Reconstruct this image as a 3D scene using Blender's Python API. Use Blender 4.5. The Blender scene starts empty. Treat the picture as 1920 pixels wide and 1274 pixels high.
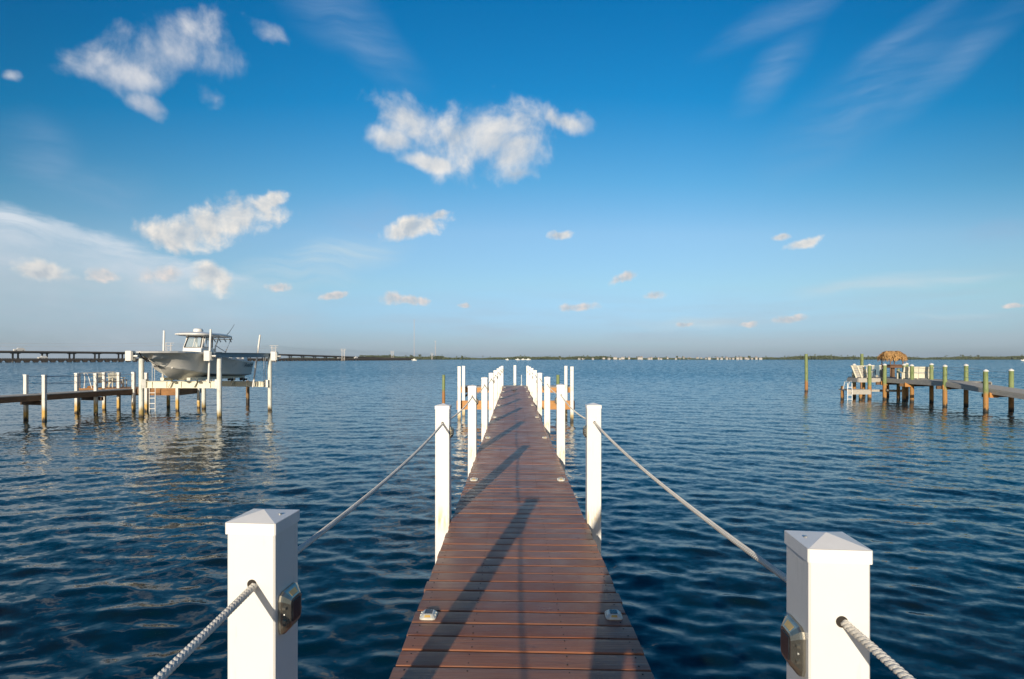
import bpy, math, random
import numpy as np
from mathutils import Vector, Matrix

S = bpy.context.scene
COL = S.collection
R = math.radians
random.seed(7)

# ------------------------------------------------------------------ camera
CAMZ = 3.0                      # metres above the water
cam = bpy.data.cameras.new('camera'); camo = bpy.data.objects.new('camera', cam); COL.objects.link(camo)
camo.location = (0, 0, CAMZ); camo.rotation_euler = (math.pi/2, 0, 0)
cam.sensor_width = 36; cam.lens = 36*1050/1920
cam.shift_x = -4/1920; cam.shift_y = 35/1920
cam.clip_start = .05; cam.clip_end = 40000
S.camera = camo

# ------------------------------------------------------------------ sun
AZ = R(11.1); EL = R(13.4)      # the light travels forward and a little to the right
sl = bpy.data.lights.new('sun', 'SUN'); sl.energy = 5.0; sl.angle = R(.55); sl.color = (1, .87, .68)
so = bpy.data.objects.new('sun', sl); COL.objects.link(so)
ld = Vector((math.sin(AZ)*math.cos(EL), math.cos(AZ)*math.cos(EL), -math.sin(EL)))
so.rotation_euler = ld.to_track_quat('-Z', 'Y').to_euler(); so.location = (-20, -60, 30)
S.view_settings.view_transform = 'Standard'; S.view_settings.look = 'None'
S.view_settings.exposure = 0.0; S.view_settings.gamma = 1

# ------------------------------------------------------------------ node helpers
class NT:
    def __init__(s, nt): s.nt = nt
    def n(s, t, **k):
        nd = s.nt.nodes.new(t)
        for a, b in k.items(): setattr(nd, a, b)
        return nd
    def l(s, a, b): s.nt.links.new(a, b)
    def put(s, sock, v):
        if isinstance(v, bpy.types.NodeSocket): s.l(v, sock)
        elif v is not None: sock.default_value = v
    def m(s, op, a, b=None, c=None, clamp=False):
        nd = s.n('ShaderNodeMath', operation=op, use_clamp=clamp)
        s.put(nd.inputs[0], a); s.put(nd.inputs[1], b); s.put(nd.inputs[2], c)
        return nd.outputs[0]
    def v(s, op, a, b=None, scale=None):
        nd = s.n('ShaderNodeVectorMath', operation=op)
        s.put(nd.inputs[0], a); s.put(nd.inputs[1], b)
        if scale is not None: s.put(nd.inputs[3], scale)
        return nd.outputs['Value'] if op in ('LENGTH', 'DOT_PRODUCT') else nd.outputs[0]
    def mixc(s, f, a, b, mode='MIX', gain=1):
        nd = s.n('ShaderNodeMix', data_type='RGBA', blend_type=mode)
        s.put(nd.inputs[0], f)
        for i, x in ((6, a), (7, b)):
            if isinstance(x, tuple): x = tuple(x)+(1,) if len(x) == 3 else x
            s.put(nd.inputs[i], x)
        return nd.outputs[2]
    def noise(s, vec, scale, detail=4, rough=.55, dim='3D', dist=0, lac=2):
        nd = s.n('ShaderNodeTexNoise', noise_dimensions=dim)
        s.put(nd.inputs['Vector'], vec); nd.inputs['Scale'].default_value = scale
        nd.inputs['Detail'].default_value = detail; nd.inputs['Roughness'].default_value = rough
        nd.inputs['Distortion'].default_value = dist; nd.inputs['Lacunarity'].default_value = lac
        return nd.outputs[0], nd.outputs[1]
    def ramp(s, f, stops, interp='LINEAR'):
        nd = s.n('ShaderNodeValToRGB'); cr = nd.color_ramp; cr.interpolation = interp
        while len(cr.elements) < len(stops): cr.elements.new(.5)
        for e, (p, c) in zip(cr.elements, stops):
            e.position = p
            if not isinstance(c, tuple): c = (c, c, c)
            e.color = tuple(c)+(1,)
        s.put(nd.inputs[0], f)
        return nd.outputs[0]
    def mapr(s, v, a, b, c=0, d=1, interp='LINEAR'):
        nd = s.n('ShaderNodeMapRange', interpolation_type=interp)
        s.put(nd.inputs[0], v)
        for i, x in enumerate((a, b, c, d)): s.put(nd.inputs[i+1], x)
        return nd.outputs[0]
    def mapping(s, vec, loc=(0,0,0), rot=(0,0,0), sc=(1,1,1), typ='POINT'):
        nd = s.n('ShaderNodeMapping', vector_type=typ)
        s.put(nd.inputs['Vector'], vec); nd.inputs['Location'].default_value = loc
        nd.inputs['Rotation'].default_value = rot; nd.inputs['Scale'].default_value = sc
        return nd.outputs[0]

# ------------------------------------------------------------------ sky
def azel(px, py):
    x, z = (px-964)/1050, (672-py)/1050
    return math.atan2(x, 1), math.atan2(z, math.hypot(x, 1))
world = bpy.data.worlds.new('World'); S.world = world; world.use_nodes = True
def build_sky():
    nt = world.node_tree; N = NT(nt); bg = nt.nodes['Background']
    sk = N.n('ShaderNodeTexSky', sky_type='NISHITA'); sk.sun_disc = False
    sk.sun_elevation = EL; sk.sun_rotation = math.pi + AZ
    sk.air_density = 1; sk.dust_density = .6; sk.ozone_density = 1.6
    tc = N.n('ShaderNodeTexCoord').outputs['Generated']
    d = N.v('NORMALIZE', tc)
    sp = N.n('ShaderNodeSeparateXYZ'); N.l(d, sp.inputs[0])
    az = N.m('ARCTAN2', sp.outputs[0], sp.outputs[1])
    el = N.m('ARCSINE', sp.outputs[2])
    # the deep saturated blue of the photographed air, by height above the horizon
    a2 = N.m('MINIMUM', N.m('MULTIPLY', az, az), .62)          # the blue deepens away from the antisolar side
    ele = N.m('MULTIPLY', N.m('MAXIMUM', el, 0.0), N.m('MULTIPLY_ADD', a2, .62, 1.0))
    t = N.m('DIVIDE', ele, R(90))
    tint = N.ramp(t, SKY_STOPS)
    tint = N.mixc(N.mapr(sp.outputs[1], -.15, -.7), tint, (.42,.42,.46))
    sky = N.mixc(1, sk.outputs[0], tint, 'MULTIPLY')
    dim = N.m('SUBTRACT', 1.0, N.m('MULTIPLY', N.mapr(a2, .08, .62, 0, .26), N.mapr(el, .03, .25, 0, 1)))
    sky = N.v('SCALE', sky, scale=N.m('MULTIPLY', dim, 1.6))
    cm = N.n('ShaderNodeCombineXYZ'); N.l(az, cm.inputs[0]); N.l(el, cm.inputs[1])
    P = cm.outputs[0]
    def field(P2, blobs):
        best = None
        for (px, py, rx, ry, ang) in blobs:
            a, e = azel(px, py)
            kx = math.cos(a)**2/1050; ky = math.cos(a)/1050*math.cos(e)**2
            L = N.v('LENGTH', N.mapping(P2, (a, e, 0), (0, 0, R(ang)), (rx*kx, ry*ky, 1), 'TEXTURE'))
            best = L if best is None else N.m('SMOOTH_MIN', best, L, .25)
        return best
    # ---- thin veils first
    wn, wc = N.noise(P, 3.2, 3, .5, '2D')
    Pw = N.v('ADD', P, N.v('SCALE', N.v('SUBTRACT', wc, (.5,.5,.5)), scale=.10))
    L = field(Pw, VEIL)
    st, _ = N.noise(N.mapping(Pw, rot=(0,0,R(-30)), sc=(3.5, 22, 1)), 1.5, 5, .6, '2D')
    veil = N.m('MULTIPLY', N.mapr(L, 1.15, .0, 0, 1, 'SMOOTHSTEP'), N.mapr(st, .30, .75, .22, 1))
    K = lambda c: tuple(x/.15 for x in c)
    sky = N.mixc(N.m('MULTIPLY', veil, .42), sky, K((.30, .45, .66)))
    # low flat streaks near the horizon
    L = field(Pw, STREAK)
    st2, _ = N.noise(N.mapping(Pw, rot=(0,0,R(-6)), sc=(4, 40, 1)), 1.5, 5, .6, '2D')
    v2 = N.m('MULTIPLY', N.mapr(L, 1.0, .1, 0, 1, 'SMOOTHSTEP'), N.mapr(st2, .3, .7, .15, 1))
    sky = N.mixc(N.m('MULTIPLY', v2, .7), sky, K((.56, .70, .78)))
    # broad pale anvil low on the left with a sharper upper edge
    a0, e0 = azel(0, 376); a1, e1 = azel(290, 462); a2, e2 = azel(560, 540)
    edge = N.mapr(az, a0, a1, e0, e1)
    edge2 = N.mapr(az, a1, a2, 0, e2-e1)
    en, _ = N.noise(N.mapping(P, sc=(6, 14, 1)), 3, 6, .6, '2D')
    top = N.m('ADD', N.m('ADD', edge, edge2), N.m('MULTIPLY', N.m('SUBTRACT', en, .5), .024))
    dd = N.m('SUBTRACT', top, el)
    an = N.mapr(dd, -.002, .014, 0, 1, 'SMOOTHSTEP')
    an = N.m('MULTIPLY', an, N.mapr(el, .03, .16, .55, 1, 'SMOOTHSTEP'))
    an = N.m('MULTIPLY', an, N.mapr(az, a2+.08, a1, .0, .96, 'SMOOTHSTEP'))
    an = N.m('MULTIPLY', an, N.mapr(N.noise(N.mapping(P, sc=(5, 9, 1)), 2, 4, .55, '2D')[0], .25, .7, .55, 1.05))
    fib, _ = N.noise(N.mapping(Pw, rot=(0,0,R(22)), sc=(5, 34, 1)), 1.6, 6, .62, '2D')
    an = N.m('MULTIPLY', an, N.mapr(fib, .3, .6, N.mapr(dd, .0, .05, .25, .85), 1.0))
    sky = N.mixc(an, sky, N.mixc(N.mapr(dd, .0, .13, 1, 0, 'SMOOTHSTEP'), K((.48, .57, .66)), K((.66, .74, .82))))
    # faint mauve haze just above the horizon
    hz = N.mapr(N.noise(N.mapping(P, sc=(3, 26, 1)), 2, 3, .5, '2D')[0], .4, .7, 0, .35)
    hz = N.m('MULTIPLY', hz, N.mapr(el, .16, .02, 0, 1, 'SMOOTHSTEP'))
    sky = N.mixc(hz, sky, K((.42, .51, .60)))
    # ---- cumulus
    def cumulus(sky, blobs, warp, ns, amp, soft, lit, shade, opac, seed):
        Po = N.v('ADD', P, (seed, seed*.37, 0))
        _, c1 = N.noise(Po, ns*.55, 4, .6, '2D')
        Pd = N.v('ADD', P, N.v('SCALE', N.v('SUBTRACT', c1, (.5,.5,.5)), scale=warp))
        L = field(Pd, blobs)
        f1, _ = N.noise(Po, ns, 9, .57, '2D', .15)
        f2, _ = N.noise(N.v('ADD', Po, (-.010*12/ns*1.4, .014*12/ns*1.4, 0)), ns, 5, .58, '2D', .15)
        den = N.m('ADD', N.m('SUBTRACT', 1.0, L), N.m('MULTIPLY', N.m('SUBTRACT', f1, .5), amp))
        al = N.mapr(den, 0.0, soft, 0, 1, 'SMOOTHSTEP')
        al = N.m('MULTIPLY', al, N.mapr(f1, .25, .65, opac[0], opac[1]))
        relief = N.m('MULTIPLY_ADD', N.m('SUBTRACT', f1, f2), 2.3, N.mapr(den, .0, .9, .8, .35))
        col = N.mixc(N.m('MINIMUM', N.m('MAXIMUM', relief, 0.0), 1.0), K(shade), K(lit))
        return N.mixc(al, sky, col)
    sky = cumulus(sky, BIG, .055, 10, 2.0, .9, (.88, .86, .83), (.50, .56, .63), (.68, 1.0), 3.1)
    sky = cumulus(sky, AIRY, .06, 10, 2.3, 1.2, (.76, .76, .78), (.38, .47, .61), (.42, .98), 12.6)
    sky = cumulus(sky, MID, .022, 22, 1.4, .6, (.90, .86, .80), (.50, .55, .60), (.75, 1.0), 5.7)
    sky = cumulus(sky, LOW, .014, 34, 1.2, .7, (.84, .76, .72), (.46, .53, .59), (.55, .95), 1.9)
    N.l(sky, bg.inputs[0]); bg.inputs[1].default_value = .15
SKY_STOPS = [(0, (.23, .33, .66)), (.03, (.26, .36, .62)), (.083, (.36, .46, .55)), (.14, (.40,.52,.60)), (.195, (.22, .50, .62)),
             (.28, (.030, .43, .64)), (.36, (.006, .39, .63)), (.53, (.003, .30, .60)), (.75, (.12, .35, .55)), (1, (.30, .42, .55))]
AIRY = [(317,92,118,72,24), (227,142,95,50,10), (417,115,72,55,-10), (362,55,80,42,0), (172,140,60,34,0), (397,175,58,30,-25), (287,215,50,22,0), (500,68,42,26,-20), (35,140,26,18,0)]
BIG = [(770,222,92,52,-10), (735,262,60,34,0), (860,250,90,58,0), (915,258,135,72,10), (965,285,85,60,20), (1065,224,98,30,-6), (800,302,66,24,-5), (965,325,52,28,0)]
MID = [(430,406,128,44,20), (345,440,95,44,6), (505,378,52,20,28), (775,428,76,27,14), (822,406,34,13,24), (80,508,74,25,-4),
       (1055,443,29,14,6), (1500,456,40,14,14), (1462,443,26,10,0), (400,520,54,34,-10)]
LOW = [(1167,522,34,12,18), (1232,552,25,10,0), (1087,576,48,10,2), (733,560,26,16,0), (775,563,36,11,-8), (628,554,34,9,14),
       (195,515,38,17,0), (1482,597,40,9,2), (1285,611,22,7,0), (1400,609,25,7,0), (1905,572,26,6,0), (522,538,30,10,0), (300,515,52,19,5), (870,572,16,6,0)]
VEIL = [(1790,150,250,52,33), (1450,150,130,50,40), (1480,30,210,44,12), (1620,210,270,95,25), (1700,90,200,40,25), (660,60,170,80,-30), (160,340,190,40,6), (50,300,120,90,0), (700,420,110,50,15), (1880,430,90,26,0)]
STREAK = [(1650,525,220,24,7), (1560,540,120,18,10), (1800,506,140,12,2), (640,490,180,40,12), (1780,580,130,10,4), (1300,600,200,14,0), (560,520,150,30,0)]
build_sky()

# ------------------------------------------------------------------ materials
def mat(name, col=(.8,.8,.8), rough=.5, metal=0, spec=.5):
    m = bpy.data.materials.new(name); m.use_nodes = True
    b = m.node_tree.nodes['Principled BSDF']
    b.inputs['Base Color'].default_value = (*col, 1); b.inputs['Roughness'].default_value = rough
    b.inputs['Metallic'].default_value = metal; b.inputs['Specular IOR Level'].default_value = spec
    return m, NT(m.node_tree), b
def noisy(name, c1, c2, scale=6, rough=.6, detail=5, metal=0, sc=(1,1,1), bump=0, coord='Object', spec=.5, rr=0):
    m, N, b = mat(name, c1, rough, metal, spec)
    tc = N.n('ShaderNodeTexCoord').outputs[coord]
    f, _ = N.noise(N.mapping(tc, sc=sc), scale, detail, .6)
    N.l(N.mixc(N.mapr(f, .3, .7), c1, c2), b.inputs['Base Color'])
    if rr: N.l(N.mapr(f, .3, .7, rough-rr, rough+rr), b.inputs['Roughness'])
    if bump:
        bp = N.n('ShaderNodeBump'); bp.inputs['Strength'].default_value = .6; bp.inputs['Distance'].default_value = bump
        N.l(f, bp.inputs['Height']); N.l(bp.outputs[0], b.inputs['Normal'])
    return m
def pile_mat(name, body1, body2, stain, dark, z_stain=1.0, z_dark=.25, rough=.7, grain=True):
    """a pile with its tide stain and the dark growth at the waterline (world height)"""
    m, N, b = mat(name, body1, rough)
    pos = N.n('ShaderNodeNewGeometry').outputs['Position']
    sp = N.n('ShaderNodeSeparateXYZ'); N.l(pos, sp.inputs[0])
    f, _ = N.noise(N.mapping(pos, sc=(6, 6, .8) if grain else (1,1,1)), 2.2, 5, .6)
    z = N.m('ADD', sp.outputs[2], N.m('MULTIPLY', N.m('SUBTRACT', f, .5), .5))
    c = N.mixc(N.mapr(f, .3, .7), body1, body2)
    vary, _ = N.noise(N.mapping(pos, sc=(1, 1, .05)), .9, 2, .5)
    zs = N.m('ADD', z, N.m('MULTIPLY', N.m('SUBTRACT', vary, .5), .9 if grain else 0.0))
    c = N.mixc(N.mapr(zs, z_stain+.16, z_stain-.12), c, stain)
    c = N.mixc(N.m('MULTIPLY', N.mapr(N.noise(N.mapping(pos, sc=(1, 1, .5)), 7, 4, .65)[0], .52, .70), .55 if grain else 0.0), c, tuple(x*.45 for x in body1))
    c = N.mixc(N.mapr(z, z_dark+.08, z_dark-.06), c, dark)
    if not grain:                               # yellowed film where the sleeve meets the boards, and thin runs
        g, _ = N.noise(N.mapping(pos, sc=(14, 14, 2.2)), 3, 4, .6)
        band = N.m('MULTIPLY', N.mapr(N.m('ABSOLUTE', N.m('SUBTRACT', sp.outputs[2], 1.55)), .13, .0), N.mapr(g, .45, .62))
        c = N.mixc(N.m('MULTIPLY', band, .75), c, (.62,.44,.15))
        c = N.mixc(N.m('MULTIPLY', N.mapr(g, .60, .78), .35), c, (.50,.48,.43))
    N.l(c, b.inputs['Base Color'])
    return m
M = {}
M['vinyl'] = noisy('white_vinyl', (.80,.79,.76), (.74,.73,.70), 5, .32, 6, rr=.06)
M['vinyl_post'] = pile_mat('white_vinyl_post', (.82,.81,.78), (.77,.76,.73), (.50,.38,.18), (.045,.04,.03), .34, .08, .34, False)
M['cap'] = noisy('post_cap_vinyl', (.88,.87,.85), (.82,.81,.79), 14, .35, 5)
M['pile_white'] = pile_mat('white_pile_sleeve', (.80,.79,.74), (.70,.68,.62), (.58,.37,.10), (.04,.03,.02), .50, .10)
M['lift_pile'] = pile_mat('lift_pile_sleeve', (.76,.77,.71), (.64,.66,.61), (.36,.26,.09), (.05,.04,.03), .26, .09)
M['green_pile'] = pile_mat('green_treated_pile', (.16,.23,.075), (.27,.31,.14), (.40,.20,.06), (.03,.028,.02), 1.05, .16)
M['green_low'] = pile_mat('green_mooring_pile', (.16,.23,.08), (.26,.30,.14), (.36,.17,.06), (.05,.04,.03), 1.0, .12)
M['brown_pile'] = pile_mat('brown_pile', (.30,.17,.07), (.20,.11,.05), (.30,.18,.07), (.05,.04,.03), .5, .3)
M['orange_wood'] = noisy('stained_and_sunlit_timber', (.55,.27,.08), (.40,.18,.05), 3, .6, 5, sc=(1,8,8))
M['grey_wood'] = noisy('weathered_grey_timber', (.50,.48,.43), (.33,.31,.28), 5, .8, 5, sc=(6,1,6), bump=.004)
M['brown_wood'] = noisy('aged_brown_timber', (.20,.12,.065), (.10,.06,.035), 4, .75, 5, sc=(5,1,5))
M['under_wood'] = noisy('dark_joist_timber', (.10,.06,.04), (.05,.035,.025), 4, .8)
M['sunlit_wood_hose'] = noisy('sunlit_fascia_and_hose', (.38,.18,.06), (.16,.08,.035), 2.2, .75, 5)  # brown fascia with its sunlit orange painted in; also the hose's own colour
M['cream'] = noisy('cream_painted_metal', (.78,.75,.62), (.68,.65,.52), 6, .45)
M['alum'] = noisy('dull_aluminium', (.50,.50,.48), (.40,.41,.40), 8, .38, metal=.7)
M['bluebeam'] = noisy('grey_aluminium_beam', (.22,.30,.36), (.16,.23,.29), 5, .4, metal=.3)
M['black'] = noisy('black_rubber', (.02,.02,.022), (.035,.035,.035), 8, .5)
M['cable'] = mat('steel_cable', (.35,.36,.37), .4, .8)[0]
M['hullgrey'] = noisy('light_grey_gelcoat', (.84,.81,.74), (.80,.77,.70), 2, .3, rr=.05)
M['hullwhite'] = noisy('white_gelcoat', (.78,.77,.73), (.72,.71,.68), 3, .25)
M['bottom'] = noisy('dark_bottom_stripe', (.03,.035,.04), (.05,.05,.055), 3, .4)
M['plank'] = None
M['silver'] = noisy('champagne_cast_metal', (.44,.41,.34), (.32,.30,.25), 30, .24, metal=.85)
M['silver2'] = noisy('silver_cast_plastic', (.66,.66,.60), (.55,.55,.50), 30, .35, metal=.25)
M['panel'] = noisy('solar_cell', (.012,.014,.02), (.03,.035,.045), 40, .18)
M['amber'] = noisy('amber_reflector', (.62,.42,.12), (.5,.33,.1), 40, .15)
M['clear'] = noisy('clear_lens', (.55,.58,.58), (.45,.5,.5), 30, .08)
M['steel'] = mat('screw_steel', (.5,.5,.48), .35, .9)[0]
M['hole'] = mat('dark_hole', (.02,.015,.012), .7)[0]
M['thatch'] = noisy('dry_palm_thatch', (.62,.38,.15), (.30,.16,.06), 9, .85, 6, sc=(3,3,1))
M['tikiwood'] = noisy('tiki_bar_wood', (.24,.13,.07), (.15,.08,.05), 8, .7)
M['bench'] = noisy('off_white_bench_paint', (.74,.70,.56), (.62,.58,.46), 6, .5)
M['bluecloth'] = noisy('blue_grey_cloth', (.12,.20,.26), (.08,.14,.2), 8, .8)
M['concrete'] = noisy('bridge_concrete', (.13,.115,.10), (.085,.075,.065), .6, .85, 5, coord='Object')
M['oldconcrete'] = noisy('old_dark_concrete', (.10,.078,.062), (.05,.04,.034), .7, .9, 5)
M['towerwhite'] = noisy('galvanised_tower', (.62,.57,.52), (.5,.47,.44), .5, .6)
M['mastred'] = noisy('mast_paint', (.55,.42,.38), (.6,.6,.6), .05, .6)
M['housewhite'] = noisy('white_render', (.55,.52,.47), (.42,.40,.37), .3, .8)
M['roof'] = noisy('pale_roof', (.42,.38,.35), (.34,.31,.29), .5, .8)
M['roofred'] = noisy('tan_roof', (.40,.26,.18), (.32,.21,.15), .5, .8)
M['glass'] = mat('dark_window_glass', (.03,.05,.06), .08)[0]
M['skin'] = mat('skin', (.55,.36,.26), .55)[0]
M['cloth'] = noisy('navy_cloth', (.05,.06,.10), (.04,.05,.08), 9, .9)
M['hair'] = mat('brown_hair', (.06,.035,.02), .6)[0]

def windshield_mat():
    m, N, b = mat('tinted_acrylic', (.55,.66,.68), .05)
    b.inputs['Alpha'].default_value = .35
    return m
M['acrylic'] = windshield_mat()

def rope_mat():
    m, N, b = mat('white_nylon_rope', (.66,.62,.55), .75)
    tc = N.n('ShaderNodeTexCoord').outputs['Object']
    f, _ = N.noise(N.mapping(tc, sc=(1,1,1)), 260, 3, .6)
    g, _ = N.noise(tc, 5, 3, .5)
    c = N.mixc(N.mapr(f, .35, .65), (.86,.83,.76), (.66,.62,.55))
    N.l(N.mixc(N.mapr(g, .4, .7, 0, .35), c, (.50,.45,.37)), b.inputs['Base Color'])
    bp = N.n('ShaderNodeBump'); bp.inputs['Distance'].default_value = .0008; N.l(f, bp.inputs['Height']); N.l(bp.outputs[0], b.inputs['Normal'])
    return m
M['rope'] = rope_mat()

def plank_mat():
    m, N, b = mat('red_brown_hardwood', (.13,.05,.035), .42, 0, .34)
    at = N.n('ShaderNodeAttribute', attribute_name='tone')
    sp = N.n('ShaderNodeSeparateXYZ'); N.l(at.outputs['Vector'], sp.inputs[0])
    pos = N.n('ShaderNodeTexCoord').outputs['Object']
    off = N.n('ShaderNodeCombineXYZ'); N.l(N.m('MULTIPLY', sp.outputs[0], 40), off.inputs[0]); N.l(N.m('MULTIPLY', sp.outputs[1], 30), off.inputs[2])
    p = N.v('ADD', pos, off.outputs[0])
    grain, _ = N.noise(N.mapping(p, sc=(1.3, 26, 8)), 3, 7, .62, dist=.5)
    fine, _ = N.noise(N.mapping(p, sc=(5, 150, 40)), 2, 4, .6)
    blot, _ = N.noise(p, 2.6, 5, .6)
    base = N.mixc(sp.outputs[0], (.22,.072,.034), (.44,.175,.088))
    base = N.mixc(N.m('MULTIPLY', sp.outputs[1], .45), base, (.20,.115,.085))
    c = N.mixc(N.mapr(grain, .35, .68, 0, .6), base, (.13,.055,.035))
    c = N.mixc(N.mapr(fine, .45, .75, 0, .35), c, (.36,.19,.12))
    c = N.mixc(N.mapr(blot, .5, .75, 0, .5), c, (.28,.18,.13))
    # knots and dark scars, few and with ragged outlines
    vo = N.n('ShaderNodeTexVoronoi', feature='F1'); vo.inputs['Scale'].default_value = 1.0
    wob = N.v('SCALE', N.v('SUBTRACT', N.noise(p, 9, 3, .6)[1], (.5,.5,.5)), scale=.9)
    N.l(N.v('ADD', N.mapping(p, sc=(2.1, 5.2, 1)), wob), vo.inputs['Vector'])
    spc = N.n('ShaderNodeSeparateXYZ'); N.l(vo.outputs['Color'], spc.inputs[0])
    kn = N.m('MULTIPLY', N.mapr(vo.outputs['Distance'], .24, .07, 0, 1), N.mapr(spc.outputs[0], .58, .62, 0, 1))
    ragged = N.mapr(N.noise(p, 55, 3, .6)[0], .40, .58)
    c = N.mixc(N.m('MULTIPLY', N.m('MULTIPLY', kn, ragged), .85), c, (.022,.013,.012))
    N.l(c, b.inputs['Base Color'])
    wet, _ = N.noise(p, 3.2, 4, .6)
    N.l(N.mapr(N.m('ADD', wet, N.m('MULTIPLY', fine, .25)), .4, .85, .27, .52), b.inputs['Roughness'])
    bp = N.n('ShaderNodeBump'); bp.inputs['Distance'].default_value = .0022; bp.inputs['Strength'].default_value = .5
    N.l(N.m('ADD', fine, N.m('MULTIPLY', grain, 1.5)), bp.inputs['Height']); N.l(bp.outputs[0], b.inputs['Normal'])
    return m
M['plank'] = plank_mat()

def water_mat():
    m, N, b = mat('bay_water', (.003,.016,.026), .04)
    b.inputs['IOR'].default_value = 1.333
    b.inputs['Specular Tint'].default_value = (.78,.97,1,1)
    geo = N.n('ShaderNodeNewGeometry'); pos = geo.outputs['Position']
    rr = N.v('LENGTH', N.v('MULTIPLY', pos, (1,1,0)))
    def slope(sc, scale, det, seed, ang=0):
        _, c = N.noise(N.mapping(pos, (seed, seed*1.3, seed*.7), (0,0,R(ang)), sc), scale, det, .55)
        return N.v('MULTIPLY', N.v('SUBTRACT', c, (.5,.5,.5)), (1,1,0))
    far = N.mapr(rr, 18, 110, 0, 1)                 # the mesh waves fade here and the slopes take over
    s1 = N.v('SCALE', slope((1, 1.5, 1), 6.5, 3, 3.3, 12), scale=N.mapr(rr, 5, 60, .27, .45))
    s2 = N.v('SCALE', slope((1, 1.7, 1), 1.9, 2, 7.7, 20), scale=N.m('MULTIPLY', far, .75))
    s3 = N.v('SCALE', slope((1, 1.6, 1), .55, 1, 1.7, 15), scale=N.m('MULTIPLY', N.mapr(rr, 40, 200), .6))
    gust = N.mapr(N.noise(N.mapping(pos, sc=(.35, 1.0, 1)), .045, 4, .6)[0], .3, .7, .72, 1.25)
    sl_ = N.v('SCALE', N.v('ADD', N.v('ADD', s1, s2), s3), scale=gust)
    # normals tilted toward the viewpoint, added so far water reflects higher sky
    lean = N.v('SCALE', (0, -1, 0), scale=N.mapr(rr, 12, 110, 0, .13))
    nrm = N.v('NORMALIZE', N.v('ADD', geo.outputs['Normal'], N.v('ADD', sl_, lean)))
    N.l(nrm, b.inputs['Normal'])
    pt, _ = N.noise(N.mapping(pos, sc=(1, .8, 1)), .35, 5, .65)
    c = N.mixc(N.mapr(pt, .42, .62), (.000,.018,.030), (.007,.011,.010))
    # far sky sheen and near darkness painted in: bluer, brighter with distance
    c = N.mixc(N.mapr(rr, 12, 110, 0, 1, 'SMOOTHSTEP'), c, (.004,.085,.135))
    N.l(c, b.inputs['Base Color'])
    return m
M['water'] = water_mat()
def leaf_mat(name, a, c):
    m, N, b = mat(name, a, .8)
    at = N.n('ShaderNodeAttribute', attribute_name='tone')
    sp = N.n('ShaderNodeSeparateXYZ'); N.l(at.outputs['Vector'], sp.inputs[0])
    N.l(N.mixc(sp.outputs[0], a, c), b.inputs['Base Color'])
    return m
M['leaf'] = leaf_mat('mangrove_leaves', (.050,.072,.034), (.115,.135,.062))
M['land'] = noisy('shore_ground', (.10,.10,.06), (.06,.07,.04), .1, .9)

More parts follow.
